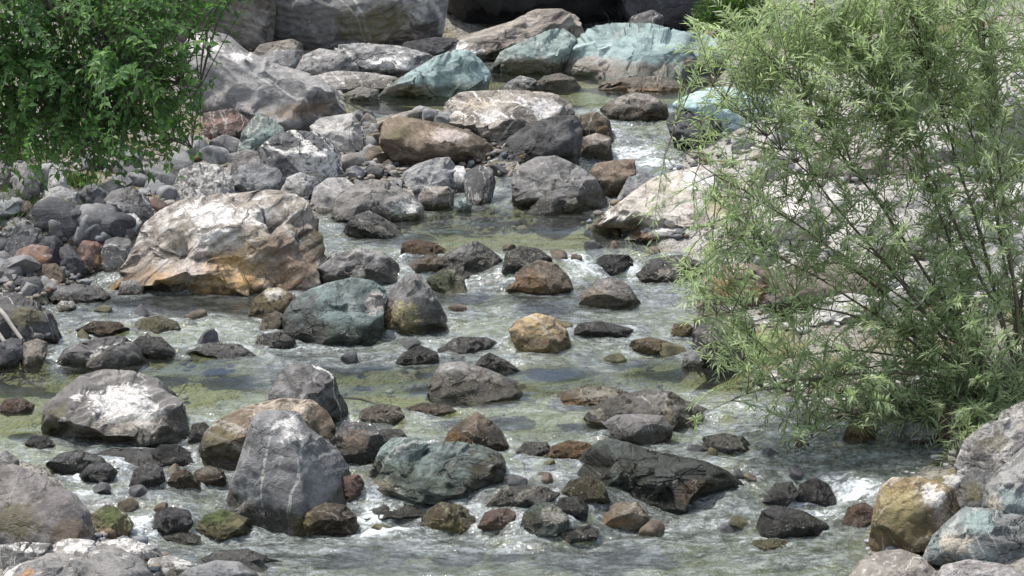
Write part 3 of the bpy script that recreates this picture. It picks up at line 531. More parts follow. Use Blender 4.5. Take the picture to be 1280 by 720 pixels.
rock(k, 'white stone strip behind the low willow leaves', RB, 'white', '1000,398 1020,376 1060,366 1110,372 1125,392 1090,404 1030,406', vb=410, lean=.4, bright=.9)
rock(k, 'pale round rock near the trunk of the willow', RB, 'lgrey', '1120,360 1135,338 1165,330 1190,342 1195,364 1160,374', vb=380)
rock(k, 'grey rock behind the top of the willow right of the split boulder', RB, 'lgrey', '1070,110 1090,85 1130,78 1165,92 1170,118 1120,128', vb=140)
rock(b, 'pale boulder behind the upper right of the willow', RB, 'lgrey', '1180,170 1200,130 1250,118 1300,130 1310,180 1240,195', vb=205, bright=1.1)
rock(k, 'tan boulder behind the upper middle of the willow', RB, 'tan', '1010,205 1028,178 1070,170 1110,184 1116,208 1060,218', vb=225)
rock(k, 'rock above the pale cyan boulder among upper willow twigs', RB, 'purple', '905,98 920,80 950,74 985,86 995,104 950,112', vb=115)
rock(k, 'pale flat stone on the gravel bar right of the near stream', RB, 'white', '1000,512 1015,498 1050,494 1080,502 1085,514 1040,520', vb=521, bright=.8)
rock(s, 'ochre stone at the tip of the gravel bar', RB, 'ochre', '1052,545 1060,528 1082,524 1098,536 1092,548', vb=550)
rock(k, 'white-topped stone under the low willow leaves', RB, 'white', '1120,545 1132,528 1158,524 1172,538 1165,550', vb=555, bright=.8)
rock(k, 'reddish brown rock half hidden under the right willow leaves', RB, 'red', '1160,530 1170,508 1195,502 1212,518 1205,536', vb=552, bright=1.2)
rock(k, 'dark fissured rock between the rough white and black boulder and the green-grey one', RB, 'grey', '1188,640 1198,600 1222,585 1250,592 1262,618 1240,645', vb=668, K=12, cracks=1, bright=.6, patches=[(1215,610,16,14,'m')])
rock(k, 'mottled white rock at the right edge below the willow trunk', RB, 'white', '1236,545 1250,515 1280,500 1310,515 1310,560 1260,566', vb=580, K=11, rough=1.5, bright=.8, patches=[(1265,540,18,14,'m')])
rock(k, 'pale flat rock wedged under the yellow mossy boulder on its right', RB, 'lgrey', '1160,690 1178,668 1200,660 1222,672 1215,694', vb=702, K=10, bright=.9)
rock(k, 'dark rock added to paint the shadow in the gap left of the long grey-brown slab', CL, 'dark', '488,68 506,52 545,46 575,48 566,62 530,72', vb=70, K=9, bright=.7)  # added rock; its dark colour stands in for the gap's shadow
rock(k, 'long low dark ledge at the outlet lip of the left pool', ST, 'dark', '96,573 140,560 190,561 238,572 190,583 120,583', vb=584, K=10, lean=.5, bright=1.2)
rock(k, 'wet dark ledge under the front of the glossy blue-green boulder', ST, 'slate', '440,636 478,624 530,626 566,637 520,648 458,646', vb=648, K=10, lean=.5)
rock(k, 'low wet ledge between the glossy blue-green and the big dark boulder', ST, 'slate', '600,626 630,608 670,605 702,616 690,632 624,636', vb=637, K=10, lean=.5, bright=.9)
rock(s, 'flat wet stone right of the brown peaked rock', ST, 'slate', '638,566 656,552 684,552 690,564 664,572', vb=572, K=8, lean=.5, bright=1.1)
rock(k, 'dark wet slab at the lip of the foaming chute near the willow', ST, 'slate', '790,340 815,323 850,318 888,331 874,348 810,350', vb=349, K=10, lean=.5, patches=[(840,340,18,6,'w')])
rock(k, 'dark wet stone at the head of the foaming chute', ST, 'dark', '732,331 755,318 786,318 797,332 762,341', vb=341, K=8, lean=.5, bright=1.2)
rock(s, 'low flat dark stone in the riffle left of the knobbly yellow-tan rock', ST, 'dark', '542,434 570,421 608,421 634,433 592,440', vb=440, K=9, lean=.5, bright=1.3)
rock(s, 'low brown stone in the left riffle near the flat dark slab', ST, 'brown', '92,413 118,401 150,402 162,413 125,420', vb=420, K=8, lean=.5)
rock(s, 'long low dark stone in the riffle above the left pool', ST, 'slate', '228,440 262,428 300,430 324,441 280,447', vb=447, K=9, lean=.5)
rock(k, 'low dark ledge right of the big dark boulder at the right cascade', ST, 'dark', '950,622 968,604 990,602 1000,618 980,630', vb=630, K=9, lean=.4, bright=1.2)
rock(k, 'low slate ledge above the bright tan rock and the grey-green block', ST, 'slate', '692,664 720,656 748,660 746,672 712,676', vb=674, K=9, lean=.5)
rock(s, 'small submerged brown ledge below the grey boulder at the centre', ST, 'brown', '500,512 528,503 560,505 572,514 540,520', vb=519, K=8, lean=.5)
# ------------------------------------------------------------------ ground: bed and banks, one sheet
def grid(x0, x1, nx, ys):
    xs = np.linspace(x0, x1, nx); X, Y = np.meshgrid(xs, ys); ny = len(ys)
    i, j = np.meshgrid(np.arange(ny-1), np.arange(nx-1), indexing='ij'); a = i*nx+j
    return X.ravel(), Y.ravel(), np.stack([a, a+1, a+nx+1, a+nx], -1).reshape(-1, 4)
def ground_mat():
    m, t = new_mat('gravel_ground'); co = t.new('ShaderNodeTexCoord').outputs['Object']
    v1 = t.new('ShaderNodeTexVoronoi', {'Vector': co, 'Scale': 11.0}); v2 = t.new('ShaderNodeTexVoronoi', {'Vector': co, 'Scale': 34.0})
    n = t.noise(co, 1.3, 5, .6); n2 = t.noise(co, 40, 4, .7)
    hsv = t.new('ShaderNodeSeparateColor', {0: v1.outputs['Color']}).outputs[0]; h2 = t.new('ShaderNodeSeparateColor', {0: v2.outputs['Color']}).outputs[1]
    c = t.mix(hsv, (.10, .09, .075), (.24, .225, .19)); c = t.mix(t.math('MULTIPLY', h2, .5), c, (.33, .31, .28))
    c = t.mix(t.step(n, .5, .62), c, (.15, .13, .06))
    g = t.math('ADD', .55, t.math('MULTIPLY', n2, .9)); c = t.mix(1.0, c, t.new('ShaderNodeCombineColor', {0: g, 1: g, 2: g}).outputs[0], 'MULTIPLY')
    # pale sun-bleached gravel on the right bank, brown-olive bed under the water
    at_ = t.new('ShaderNodeAttribute', attribute_name='pale').outputs['Fac']; be = t.new('ShaderNodeAttribute', attribute_name='bed').outputs['Fac']
    c = t.mix(t.math('MULTIPLY', at_, .6), c, (.44, .425, .40)); c = t.mix(t.math('MULTIPLY', be, .72), c, t.mix(n2, (.12, .128, .06), (.27, .285, .14)))
    hh = t.math('ADD', t.math('MULTIPLY', v1.outputs['Distance'], -.9), t.math('MULTIPLY', v2.outputs['Distance'], -.4))
    bp = t.new('ShaderNodeBump', {'Strength': .9, 'Distance': .08, 'Height': hh}).outputs[0]
    b = t.new('ShaderNodeBsdfPrincipled', {'Base Color': c, 'Roughness': .85, 'Normal': bp}); o = t.new('ShaderNodeOutputMaterial'); t.l.new(b.outputs[0], o.inputs[0]); return m
ys = np.concatenate([np.linspace(4, 13, 20), np.linspace(13.1, 37, 420), np.linspace(37.5, 130, 60)])
X, Y, Fc = grid(-14, 14, 420, ys)
sp = np.where(Y > 40, 1+(Y-40)*.06, 1); X = X*sp
Z = G(X, Y)+.05*fbm(np.stack([X*1.7, Y*1.7, X*0], 1), 4)
me = mesh('riverbed', np.stack([X, Y, Z], 1), Fc)
xl = np.interp(Y, LY, LX); xr = np.interp(Y, RY, RX)
fattr(me, 'pale', sstep(-.2, .5, X-xr)*sstep(21, 22.6, Y)*sstep(34, 31, Y)); fattr(me, 'bed', sstep(.02, -.06, Z-W(X, Y))*sstep(33.5, 32.5, Y))
link('ground', me, ground_mat(), kind='structure')
# ------------------------------------------------------------------ water
def spots(uu, vv, L, soft=1.0):
    a = np.zeros(len(uu))
    for u, v, ru, rv, s_ in L: a = np.maximum(a, s_*np.clip((1.3-np.sqrt(((uu-u)/ru)**2+((vv-v)/rv)**2))/soft, 0, 1))
    return a
POOL = [(190,480,130,36,1),(20,500,90,48,1),(510,485,170,27,1),(665,478,100,20,.95),(870,470,100,19,1),(640,288,170,27,.85),(1000,470,90,20,.6),(480,132,80,22,1),(720,108,190,26,1),(500,128,90,24,1),(250,381,130,12,.8),(560,500,60,12,.6),(640,532,90,14,.6),(580,376,110,11,.65),(720,380,90,10,.6),(620,704,260,14,.45),(780,515,90,12,.5)]
FOAM = [(100,600,28,10,.8),(152,578,14,18,.8),(115,613,50,6,.6),(165,605,12,9,.7),(470,640,40,28,.75),(480,668,90,8,.8),(625,655,60,9,.55),(560,618,90,7,.5),(765,340,100,11,.95),(722,328,24,14,.9),(840,338,40,12,.7),(792,192,50,18,.75),(770,168,18,14,.6),(830,205,40,10,.9),(880,180,50,14,.6),(1000,622,50,14,.9),(925,600,40,9,.55),(1065,612,50,16,.95),(1020,645,70,10,.6),(640,572,46,14,.45),(1010,565,110,20,.42),(290,408,130,16,.38),(900,510,80,14,.5),(178,655,24,20,.75),(150,650,20,14,.6),(640,350,60,8,.45),(420,395,40,10,.4),(1040,600,40,8,.9),(990,540,90,10,.45)]
X, Y, Fc = grid(-7, 7, 480, np.concatenate([np.linspace(11, 14.5, 40), np.linspace(14.53, 30, 600), np.linspace(30.05, 40, 90)]))
w0 = W(X, Y); uu, vv = proj(np.stack([X, Y, w0], 1))
pool = spots(uu, vv+10*perlin(np.stack([X*2, Y*2, 0*X], 1)), POOL, .45); foam = spots(uu, vv, FOAM)
calm = np.ones(len(X)); up_ = np.zeros(len(X))
for _, yf, xc, yc, rx, ry, inw in TRACED:
    if not inw or rx < .08: continue
    q_ = np.sqrt(((X-xc)/(rx*1.02))**2+((Y-yc)/(ry*1.02))**2); ring = np.exp(-((q_-1.02)/.13)**2)
    foam = np.maximum(foam, (.42*ring*np.clip(1-pool, .1, 1)*np.where(Y > yc, 1, .75)))
    up_ += .03*np.exp(-((q_-1.05)/.25)**2)*np.where(Y > yc, 1, -.4)*np.clip(1-pool, .1, 1)
rough = np.clip(1-pool*1.0, .04, 1)*(1+.6*foam); P2 = np.stack([X, Y, 0*X], 1)
rip = .022*perlin(P2*[1.6, 2.6, 1])+.016*fbm(P2*[3.4, 5.5, 1]+5, 2)+.013*(ridged(P2*[6.0, 9.0, 1]+9, 2)-.5)+.006*perlin(P2*[14, 19, 1])
big = .05*np.clip(perlin(P2*[1.1, 1.9, 1]+31), 0, 1)*np.clip(foam+.2, 0, 1)
Z = w0+rough*rip*1.35+up_+big+.02*foam*perlin(P2*[9, 11, 1]+3)
me = mesh('water', np.stack([X, Y, Z], 1), Fc); fattr(me, 'foam', foam); fattr(me, 'rough', rough)
m, t = new_mat('stream_water'); co = t.new('ShaderNodeTexCoord').outputs['Object']
af = t.new('ShaderNodeAttribute', attribute_name='foam').outputs['Fac']; ar = t.new('ShaderNodeAttribute', attribute_name='rough').outputs['Fac']
mp = t.new('ShaderNodeMapping', {'Vector': co, 'Scale': (1, 1.5, 1)}).outputs[0]
n1 = t.noise(mp, 16, 4, .6, .4); n2 = t.noise(mp, 42, 3, .6)
hh = t.math('ADD', t.math('MULTIPLY', n1, .7), t.math('MULTIPLY', n2, .25))
bp = t.new('ShaderNodeBump', {'Strength': t.math('ADD', .04, t.math('MULTIPLY', ar, .75)), 'Distance': .03, 'Height': hh}).outputs[0]
fr = t.new('ShaderNodeFresnel', {'IOR': 1.48, 'Normal': bp}).outputs[0]
tr = t.new('ShaderNodeBsdfTransparent', {'Color': (.90, .94, .82, 1)}).outputs[0]
smp = t.new('ShaderNodeMapping', {'Vector': co, 'Scale': (.6, 1.2, 1)}).outputs[0]
st = t.math('ADD', t.math('MULTIPLY', t.noise(smp, 6.0, 5, .66, .6), .5), t.math('MULTIPLY', t.noise(smp, 30, 5, .7), .5))
stm = t.step(st, .38, .65)
murk_sheen = t.new('ShaderNodeBsdfDiffuse', {'Color': t.mix(stm, (.165, .18, .155), (.41, .455, .45)), 'Normal': bp}).outputs[0]  # aerated murk; its pale streaks also paint the sky's sheen on the riffles
body = t.new('ShaderNodeMixShader', {0: t.math('ADD', .02, t.math('MULTIPLY', ar, t.math('ADD', .20, t.math('MULTIPLY', stm, .42))), clamp=True), 1: tr, 2: murk_sheen}).outputs[0]
gl = t.new('ShaderNodeBsdfGlossy', {'Color': (.97, .98, 1, 1), 'Roughness': .08, 'Normal': bp}).outputs[0]
ws = t.new('ShaderNodeMixShader', {0: fr, 1: body, 2: gl}).outputs[0]
fn = t.math('ADD', t.math('MULTIPLY', t.noise(mp, 9, 6, .72, .8), .65), t.math('MULTIPLY', t.noise(mp, 34, 3, .7), .35))
fm = t.step(t.math('ADD', af, t.math('MULTIPLY', t.math('SUBTRACT', fn, .5), 2.6)), .45, .85)
fm = t.math('MULTIPLY', fm, t.step(af, .05, .3))
fb = t.new('ShaderNodeBump', {'Strength': .6, 'Distance': .03, 'Height': fn}).outputs[0]
fo = t.new('ShaderNodeBsdfDiffuse', {'Color': (.66, .70, .72, 1), 'Normal': fb}).outputs[0]
ws = t.new('ShaderNodeMixShader', {0: t.math('MULTIPLY', fm, t.math('ADD', .15, t.math('MULTIPLY', t.step(st, .40, .58), .72))), 1: ws, 2: fo}).outputs[0]
o = t.new('ShaderNodeOutputMaterial'); t.l.new(ws, o.inputs[0])
link('water', me, m, kind='structure')
# ------------------------------------------------------------------ cobbles and gravel
def inside(pts, u, v):
    n = len(pts); c = False
    for i in range(n):
        a, b_ = pts[i], pts[i-1]
        if (a[1] > v) != (b_[1] > v) and u < (b_[0]-a[0])*(v-a[1])/(b_[1]-a[1])+a[0]: c = not c
    return c
COBM = []
for kk in range(8):
    rs = np.random.RandomState(300+kk); V, Fn = ico(4); V = np.sign(V)*np.abs(V)**.85*[1, rs.uniform(.6, .9), rs.uniform(.42, .75)]
    for _ in range(11 if kk % 4 else 3):
        nn = rs.normal(size=3); nn /= np.linalg.norm(nn); d = V@nn; mx = d.max()*rs.uniform(.55, .85); ov = d > mx; V[ov] -= np.outer(d[ov]-mx, nn)*.9
    V = V*(1+.1*fbm(V*1.6+kk*7, 3))[:, None]
    me = mesh('cobble', V, Fn); fattr(me, 'above', np.full(len(V), 2.)); cattr(me, 'patch', np.zeros((len(V), 4))); COBM.append(me)
COBP = {}
for p_ in ('grey', 'lgrey', 'slate', 'dark', 'brown', 'tan', 'white', 'red', 'purple', 'olive'): COBP[p_] = rock_mat(p_, 7, 1, scale=1.1, bright=.85, veins=0, lichen=.2, bump=.4)
CN = {'grey': 'mid-grey', 'lgrey': 'light grey', 'slate': 'bluish grey', 'dark': 'blackish', 'brown': 'brown', 'tan': 'tan', 'white': 'whitish', 'red': 'reddish', 'purple': 'mauve-grey', 'olive': 'olive'}
rs = np.random.RandomState(11); protos = {}
AREAS = [ # u0,u1,v0,v1,count,size px range,palettes,where,group
 (0,200,255,352,50,(10,30),['slate','grey','dark','lgrey','purple','red'],'in the heap on the left bank','cobbles heaped on the left bank'),
 (0,300,196,258,30,(11,26),['grey','lgrey','slate','grey'],'under the leafy tree','cobbles under the leafy tree'),
 (0,105,340,420,18,(9,22),['slate','grey','tan','dark'],'beside the left shallows','cobbles beside the left shallows'),
 (430,660,196,262,34,(7,14),['grey','lgrey','tan','slate','brown'],'in the rubble behind the pool','cobbles in the rubble behind the pool'),
 (330,640,86,205,30,(9,19),['grey','lgrey','tan','brown'],'among the boulders upstream','cobbles among the upstream boulders'),
 (930,1280,190,400,44,(10,26),['white','lgrey','white','tan'],'on the pale bank behind the willow','cobbles on the pale bank behind the willow'),
 (960,1210,486,545,28,(8,18),['white','lgrey','grey','tan','olive'],'on the gravel bar beneath the willow','cobbles on the gravel bar beneath the willow'),
 (120,340,672,718,14,(8,18),['lgrey','grey','white','tan'],'at the foot of the near left bank','cobbles at the foot of the near left bank'),
 (90,880,385,455,12,(9,17),['dark','slate','brown','olive'],'breaking the surface of the middle riffle','cobbles breaking the middle riffle'),
 (560,900,310,352,6,(9,16),['dark','slate','brown'],'at the lip of the foaming chute','cobbles at the lip of the chute'),
 (60,1060,560,672,20,(9,18),['dark','slate','brown','olive'],'awash in the near cascade','cobbles awash in the near cascade')]
for (u0, u1, v0, v1, n, (s0, s1), pals, where, grp) in AREAS:
    made = 0; tries = 0
    while made < n and tries < n*12:
        tries += 1
        u, v = rs.uniform(u0, u1), rs.uniform(v0, v1)
        x, y_ = hit(u, v)
        if any(inside(p_, u, v-4) and yf < y_+.5 for p_, yf, *_ in TRACED): continue
        if 410 < u < 570 and 105 < v < 148: continue
        wet = 'surface' in where or 'awash' in where or 'lip' in where
        if not wet and G(x, y_) < W(x, y_)-.03: 
            continue
        if wet and G(x, y_) > W(x, y_): continue
        r_ = rs.uniform(s0, s1)*y_/(CP*F)*(1.0 if rs.rand() < .8 else 1.4)
        p_ = pals[rs.randint(len(pals))]; me = COBM[rs.randint(8)]
        o = protos.get(me.name)
        if o is None:
            o = link('cobble', me, COBP['grey']); protos[me.name] = o
        else:
            o = o.copy(); C.objects.link(o)
        o.location = (x, y_+r_*.5, float(G(x, y_) if not wet else W(x, y_)-.25*r_)+.28*r_); o.scale = (r_,)*3
        o.rotation_euler = (rs.uniform(-.4, .4), rs.uniform(-.4, .4), rs.uniform(0, 6.28))
        o.material_slots[0].link = 'OBJECT'; o.material_slots[0].material = COBP[p_]
        o['label'] = f'small {CN[p_]} cobble {where}'; o['category'] = 'cobble'; o['group'] = grp
        made += 1
V0, F0 = ico(2); VV, FF, CC = [], [], []; off = 0
for (u0, u1, v0, v1, n) in [(-20,320,190,360,700),(-20,120,330,430,350),(380,700,180,266,700),(300,720,60,200,400),(720,900,190,300,250),(900,1300,90,420,1500),(920,1260,470,560,900),(80,380,660,740,400),(1040,1290,560,740,150),(200,900,370,660,250)]:
    for _ in range(n):
        u, v = rs.uniform(u0, u1), rs.uniform(v0, v1); x, y_ = hitW(u, v) if v > 560 else hit(u, v)
        if 410 < u < 570 and 105 < v < 148: continue
        if v < 160 and G(x, y_) < W(x, y_)-.02: continue
        r_ = rs.uniform(.012, .045)*(1 if rs.rand() < .85 else 1.7)
        q_ = V0*[1, rs.uniform(.6, 1), rs.uniform(.4, .75)]*(1+.25*rs.normal(size=(len(V0), 1))*.5)*r_
        a = rs.uniform(0, 6.28); q_ = q_@np.array([[math.cos(a), -math.sin(a), 0], [math.sin(a), math.cos(a), 0], [0, 0, 1]])
        VV.append(q_+[x, y_, float(G(x, y_))+.02+.3*r_]); FF.append(F0+off); off += len(V0)
        g_ = rs.uniform(.06, .28) if u < 900 else rs.uniform(.15, .5); tt = rs.uniform(-.02, .05)
        CC.append(np.tile([g_+tt, g_, g_-tt, 1], (len(V0), 1)))
me = mesh('gravel', np.concatenate(VV), np.concatenate(FF)); cattr(me, 'tint', np.concatenate(CC))
m, t = new_mat('gravel'); at_ = t.new('ShaderNodeAttribute', attribute_name='tint').outputs['Color']
nz = t.noise(t.new('ShaderNodeTexCoord').outputs['Object'], 60, 4, .7); c = t.mix(t.step(nz, .4, .65), at_, t.mix(1.0, at_, (.55, .55, .55), 'MULTIPLY'))
b_ = t.new('ShaderNodeBsdfPrincipled', {'Base Color': c, 'Roughness': .85}); o = t.new('ShaderNodeOutputMaterial'); t.l.new(b_.outputs[0], o.inputs[0])
link('gravel', me, m, kind='stuff', label='loose pebbles and gravel strewn over the banks', category='gravel')
# ------------------------------------------------------------------ plants
def leaf_mat(name, dark, light, trans, thru=(1.2, 1.35, .6)):
    m, t = new_mat(name); a = t.new('ShaderNodeAttribute', attribute_name='tone').outputs['Fac']
    c = t.mix(a, dark, light)
    d = t.new('ShaderNodeBsdfPrincipled', {'Base Color': c, 'Roughness': .5, 'Specular IOR Level': .35}).outputs[0]
    tl = t.new('ShaderNodeBsdfTranslucent', {'Color': t.mix(1.0, c, thru, 'MULTIPLY')}).outputs[0]
    s_ = t.new('ShaderNodeMixShader', {0: trans, 1: d, 2: tl}).outputs[0]; o = t.new('ShaderNodeOutputMaterial'); t.l.new(s_, o.inputs[0]); return m
def bark_mat(name, a, b_):
    m, t = new_mat(name); co = t.new('ShaderNodeTexCoord').outputs['Object']; n = t.noise(t.new('ShaderNodeMapping', {'Vector': co, 'Scale': (1, 1, .25)}).outputs[0], 40, 5, .65)
    p_ = t.new('ShaderNodeBsdfPrincipled', {'Base Color': t.mix(n, a, b_), 'Roughness': .85, 'Normal': t.new('ShaderNodeBump', {'Strength': .6, 'Distance': .01, 'Height': n}).outputs[0]})
    o = t.new('ShaderNodeOutputMaterial'); t.l.new(p_.outputs[0], o.inputs[0]); return m
def unit(a): return a/(np.linalg.norm(a, axis=-1, keepdims=True)+1e-9)
def leaves(P, D, L, Wd, rs, cup=.2):
    """diamond leaves: base P, direction D, length L, width Wd"""
    n = len(P); D = unit(D); R = unit(rs.normal(size=(n, 3))); U = unit(R+np.array([0, -.2, 1.3])); Sd = unit(np.cross(D, U)); N = np.cross(Sd, D)
    L = L[:, None]; Wd = Wd[:, None]; bend = -N*L*rs.uniform(.02, .22, (n, 1))
    a = P; tip = P+D*L+bend; ml = P+D*L*.42+Sd*Wd/2+N*Wd*cup; mr = P+D*L*.42-Sd*Wd/2+N*Wd*cup
    return np.stack([a, mr, tip, ml], 1).reshape(-1, 3), np.arange(4*n).reshape(n, 4)
def bez(a, c, b_, n):
    t_ = np.linspace(0, 1, n)[:, None]; return (1-t_)**2*a+2*t_*(1-t_)*c+t_**2*b_
def sample_blobs(B, n, rs):
    w = np.array([b_[4]*b_[2]*b_[3] for b_ in B]); k = rs.choice(len(B), n, p=w/w.sum()); A = np.array(B)[k]
    ex = rs.normal(size=(n, 2)); r = np.linalg.norm(ex, axis=1); ex *= np.minimum(1, 1.7/r)[:, None]
    return A[:, 0]+ex[:, 0]*A[:, 2], A[:, 1]+ex[:, 1]*A[:, 3]
def shrub(root, limbs, blobs, ntw, rs, leaf, spacing, droop, leafmat, bark, yspread, pair=False, ymin=None):
    skel = np.concatenate([l[0][int(len(l[0])*.25):] for l in limbs]); 
    U_, V_ = sample_blobs(blobs, ntw, rs); su, sv = proj(skel)
    tw, LP, LD, LL, LT = [], [], [], [], []
    for u, v in zip(U_, V_):
        dd = np.hypot(su-u, sv-v); near = np.argsort(dd)[:14]; k = near[rs.randint(14)] if dd[near[0]] > 12 else near[rs.randint(6)]
        A = skel[k]; T = at(u, v, A[1]+rs.normal()*yspread)
        ln = np.linalg.norm(T-A)
        if ln > 1.3: A = T+(A-T)*1.3/ln; 
        if ln < .22: A = T-unit(np.array([rs.normal()*.6, rs.normal()*.6, rs.uniform(-.3, 1)*(-1 if droop < 0 else 1)]))*.3
        c = (A+T)/2+np.array([rs.normal()*.06, rs.normal()*.06, .18*np.linalg.norm(T-A)])
        T = T+np.array([rs.normal()*.05, rs.normal()*.05, droop*rs.uniform(.3, 1.2)])
        p_ = bez(A, c, T, 7); tw.append((p_, np.linspace(.0042, .0014, 7)))
        ln = np.linalg.norm(np.diff(p_, axis=0), axis=1).sum(); n = max(6, min(int(.75*ln/spacing), 34))
        tt = np.linspace(.28, 1, n); q = bez(A, c, T, 40); idx = np.minimum((tt*39).astype(int), 39); pos = q[idx]; tan = unit(np.gradient(q, axis=0))[idx]
        side = unit(np.cross(tan, rs.normal(size=3)+np.array([0, 0, 1.5]))); sg = np.where(np.arange(n) % 2, 1, -1)[:, None]
        if pair: pos = np.repeat(pos[::2], 2, 0); tan = np.repeat(tan[::2], 2, 0); side = np.repeat(side[::2], 2, 0); sg = np.tile([[1], [-1]], (len(pos)//2, 1)); n = len(pos)
        d = tan*(.55 if pair else .9)+side*sg*rs.uniform(.5, 1, (n, 1))+rs.normal(size=(n, 3))*.28+np.array([0, 0, .12 if droop > 0 else -.2])
        LP.append(pos); LD.append(d); taper = np.where(tt[:1].repeat(n) > 0, 1, 1)*rs.uniform(.65, 1.15, n); LL.append(taper*leaf[0]); LT.append(np.clip(rs.normal(.45, .22)+rs.normal(size=n)*.15, 0, 1))
    LP = np.concatenate(LP); LD = np.concatenate(LD); LL = np.concatenate(LL); LT = np.concatenate(LT)
    V, Fq = leaves(LP, LD, LL, LL*leaf[1], rs)
    o0 = np.array(root.location)
    for pts, rad in limbs:
        Vt, Ft = tubes([(pts-o0, rad)], 8); link('stem' if not pair else 'limb', mesh('stem' if not pair else 'limb', Vt, Ft), bark, parent=root)
    Vt, Ft = tubes([(p_-o0, r_) for p_, r_ in tw], 4); link('twigs', mesh('twigs', Vt, Ft), bark, parent=root)
    me = mesh('foliage', V-o0, Fq, False); fattr(me, 'tone', np.repeat(LT, 4)); link('foliage', me, leafmat, parent=root)
def empty(name, loc, **props):
    o = bpy.data.objects.new(name, None); C.objects.link(o); o.location = loc; o.empty_display_size = .2
    for k_, v_ in props.items(): o[k_] = v_
    return o
# willow on the right bank
rs = np.random.RandomState(21)
WB = np.array([*hit(1262, 505), 0.]); WB[2] = float(S(WB[0], WB[1]))-.05
wil = empty('willow_shrub', WB, label='feathery grey-green willow shrub leaning over the stream from the right bank', category='willow')
tg = [(1300,-60,20.4),(1215,-70,19.8),(1120,-40,19.6),(1020,5,19.4),(945,55,19.1),(893,108,19.0),(835,182,18.6),(985,245,19.0),(888,285,18.7),(872,395,18.6),(925,462,19.1),(850,528,18.2),(985,560,18.4),(1140,525,18.7),(1205,570,18.0),(1335,180,20),(1340,380,19.5),(1090,405,18.7),(1130,140,19.3),(1235,235,19.2),(1050,330,19.0),(1180,60,20.3),(1200,420,18.5),(1010,480,18.7)]
limbs = []
for i, (u, v, y_) in enumerate(tg):
    T = at(u, v, y_); B_ = WB+np.array([rs.normal()*.12, rs.normal()*.12, 0]); dl = T-B_; ln = np.linalg.norm(dl)
    c = B_+dl*.4+np.array([rs.normal()*.1, rs.normal()*.1, .26*ln*(1 if T[2]-B_[2] < 1.3 else .45)])
    p_ = bez(B_, c, T, 26); p_[1:] += .03*np.stack([perlin(p_[1:]*2+i*3), perlin(p_[1:]*2+i*5+40), perlin(p_[1:]*2+i*9+80)], 1)*np.linspace(0, 2, 25)[:, None]
    limbs.append((p_, np.linspace(.011+.0022*ln, .002, 26)))
BL = [(1205,565,45,24,.55),(1265,545,30,20,.6),(1130,532,70,18,.8),(1000,530,40,18,.6),(1245,512,40,22,1.1),(1180,480,60,25,.8),(1000,300,120,60,.35),(1150,250,80,60,.7),(1190,50,90,62,2.4),(1060,70,75,60,1.9),(940,85,52,38,1.0),(900,60,30,20,.4),(1235,180,55,60,1.7),(1110,165,70,50,1.1),(965,170,48,35,.7),(850,182,30,9,.6),(985,260,55,45,.55),(1085,300,80,40,.6),(1240,300,45,60,1.0),(905,300,28,35,.6),(1005,370,90,35,.7),(1185,375,70,40,1.3),(958,450,45,28,1.3),(1085,455,80,33,1.7),(1215,440,60,50,1.8),(1130,508,60,22,.9),(1225,505,45,26,1.2),(858,398,24,18,.25),(862,528,24,10,.3),(980,560,20,14,.25),(882,345,20,25,.3),(902,440,18,18,.6),(1010,495,45,16,.7),(900,20,30,20,.3)]
willow_leaf = leaf_mat('willow_leaf', (.25, .32, .185), (.55, .62, .39), .52, (1.1, 1.25, .82))
shrub(wil, limbs, BL, 2650, rs, (.104, .14), .0155, .10, willow_leaf, bark_mat('willow_bark', (.07, .06, .04), (.16, .14, .10)), .33)
# leafy tree at the upper left, its trunk just out of view
rs = np.random.RandomState(33)
tx, ty = -4.5, 15.4; TB = np.array([tx, ty, float(S(tx, ty))-.05])
tree = empty('leafy_tree', TB, label='dark green leafy tree hanging over the left bank at the top left', category='tree')
bk = bark_mat('tree_bark', (.05, .042, .033), (.11, .095, .075))
tp = np.array([TB+[0, 0, 0], TB+[.05, 0, 1.2], TB+[.12, .05, 2.6], TB+[.3, .1, 4.2], TB+[.4, .2, 6.0]])
Vt, Ft = tubes([(tp-TB, [.19, .15, .13, .09, .04])], 10); link('trunk', mesh('trunk', Vt, Ft), bk, parent=tree)
limbs = []
for i, (u, v, y_) in enumerate([(250,110,15.2),(240,185,15.0),(120,215,14.8),(30,200,15.4),(170,110,14.6),(80,110,15.0),(120,20,15.8),(180,-60,15.2),(40,40,14.7),(-60,120,15.0),(60,-140,15.4),(-160,10,15.6)]):
    T = at(u, v, y_); h0 = rs.uniform(2.6, 4.6); B_ = TB+np.array([.12, .05, h0]); dl = T-B_; c = B_+dl*.5+np.array([0, 0, .5+.1*rs.normal()])
    limbs.append((bez(B_, c, T, 22), np.linspace(.045, .004, 22)))
BL = [(60,40,80,50,2),(180,60,48,50,1.8),(40,130,60,48,1.6),(150,140,48,40,1.6),(212,130,22,30,.9),(105,185,55,18,1.0),(222,188,14,10,.3),(30,185,40,20,.9),(180,15,36,28,1.0),(-80,50,80,100,1.1),(100,-70,150,40,1.6)]
shrub(tree, limbs, BL, 1600, rs, (.054, .6), .027, -.11, leaf_mat('tree_leaf', (.05, .12, .04), (.16, .29, .09), .45, (1.1, 1.3, .7)), bk, .4, pair=True)
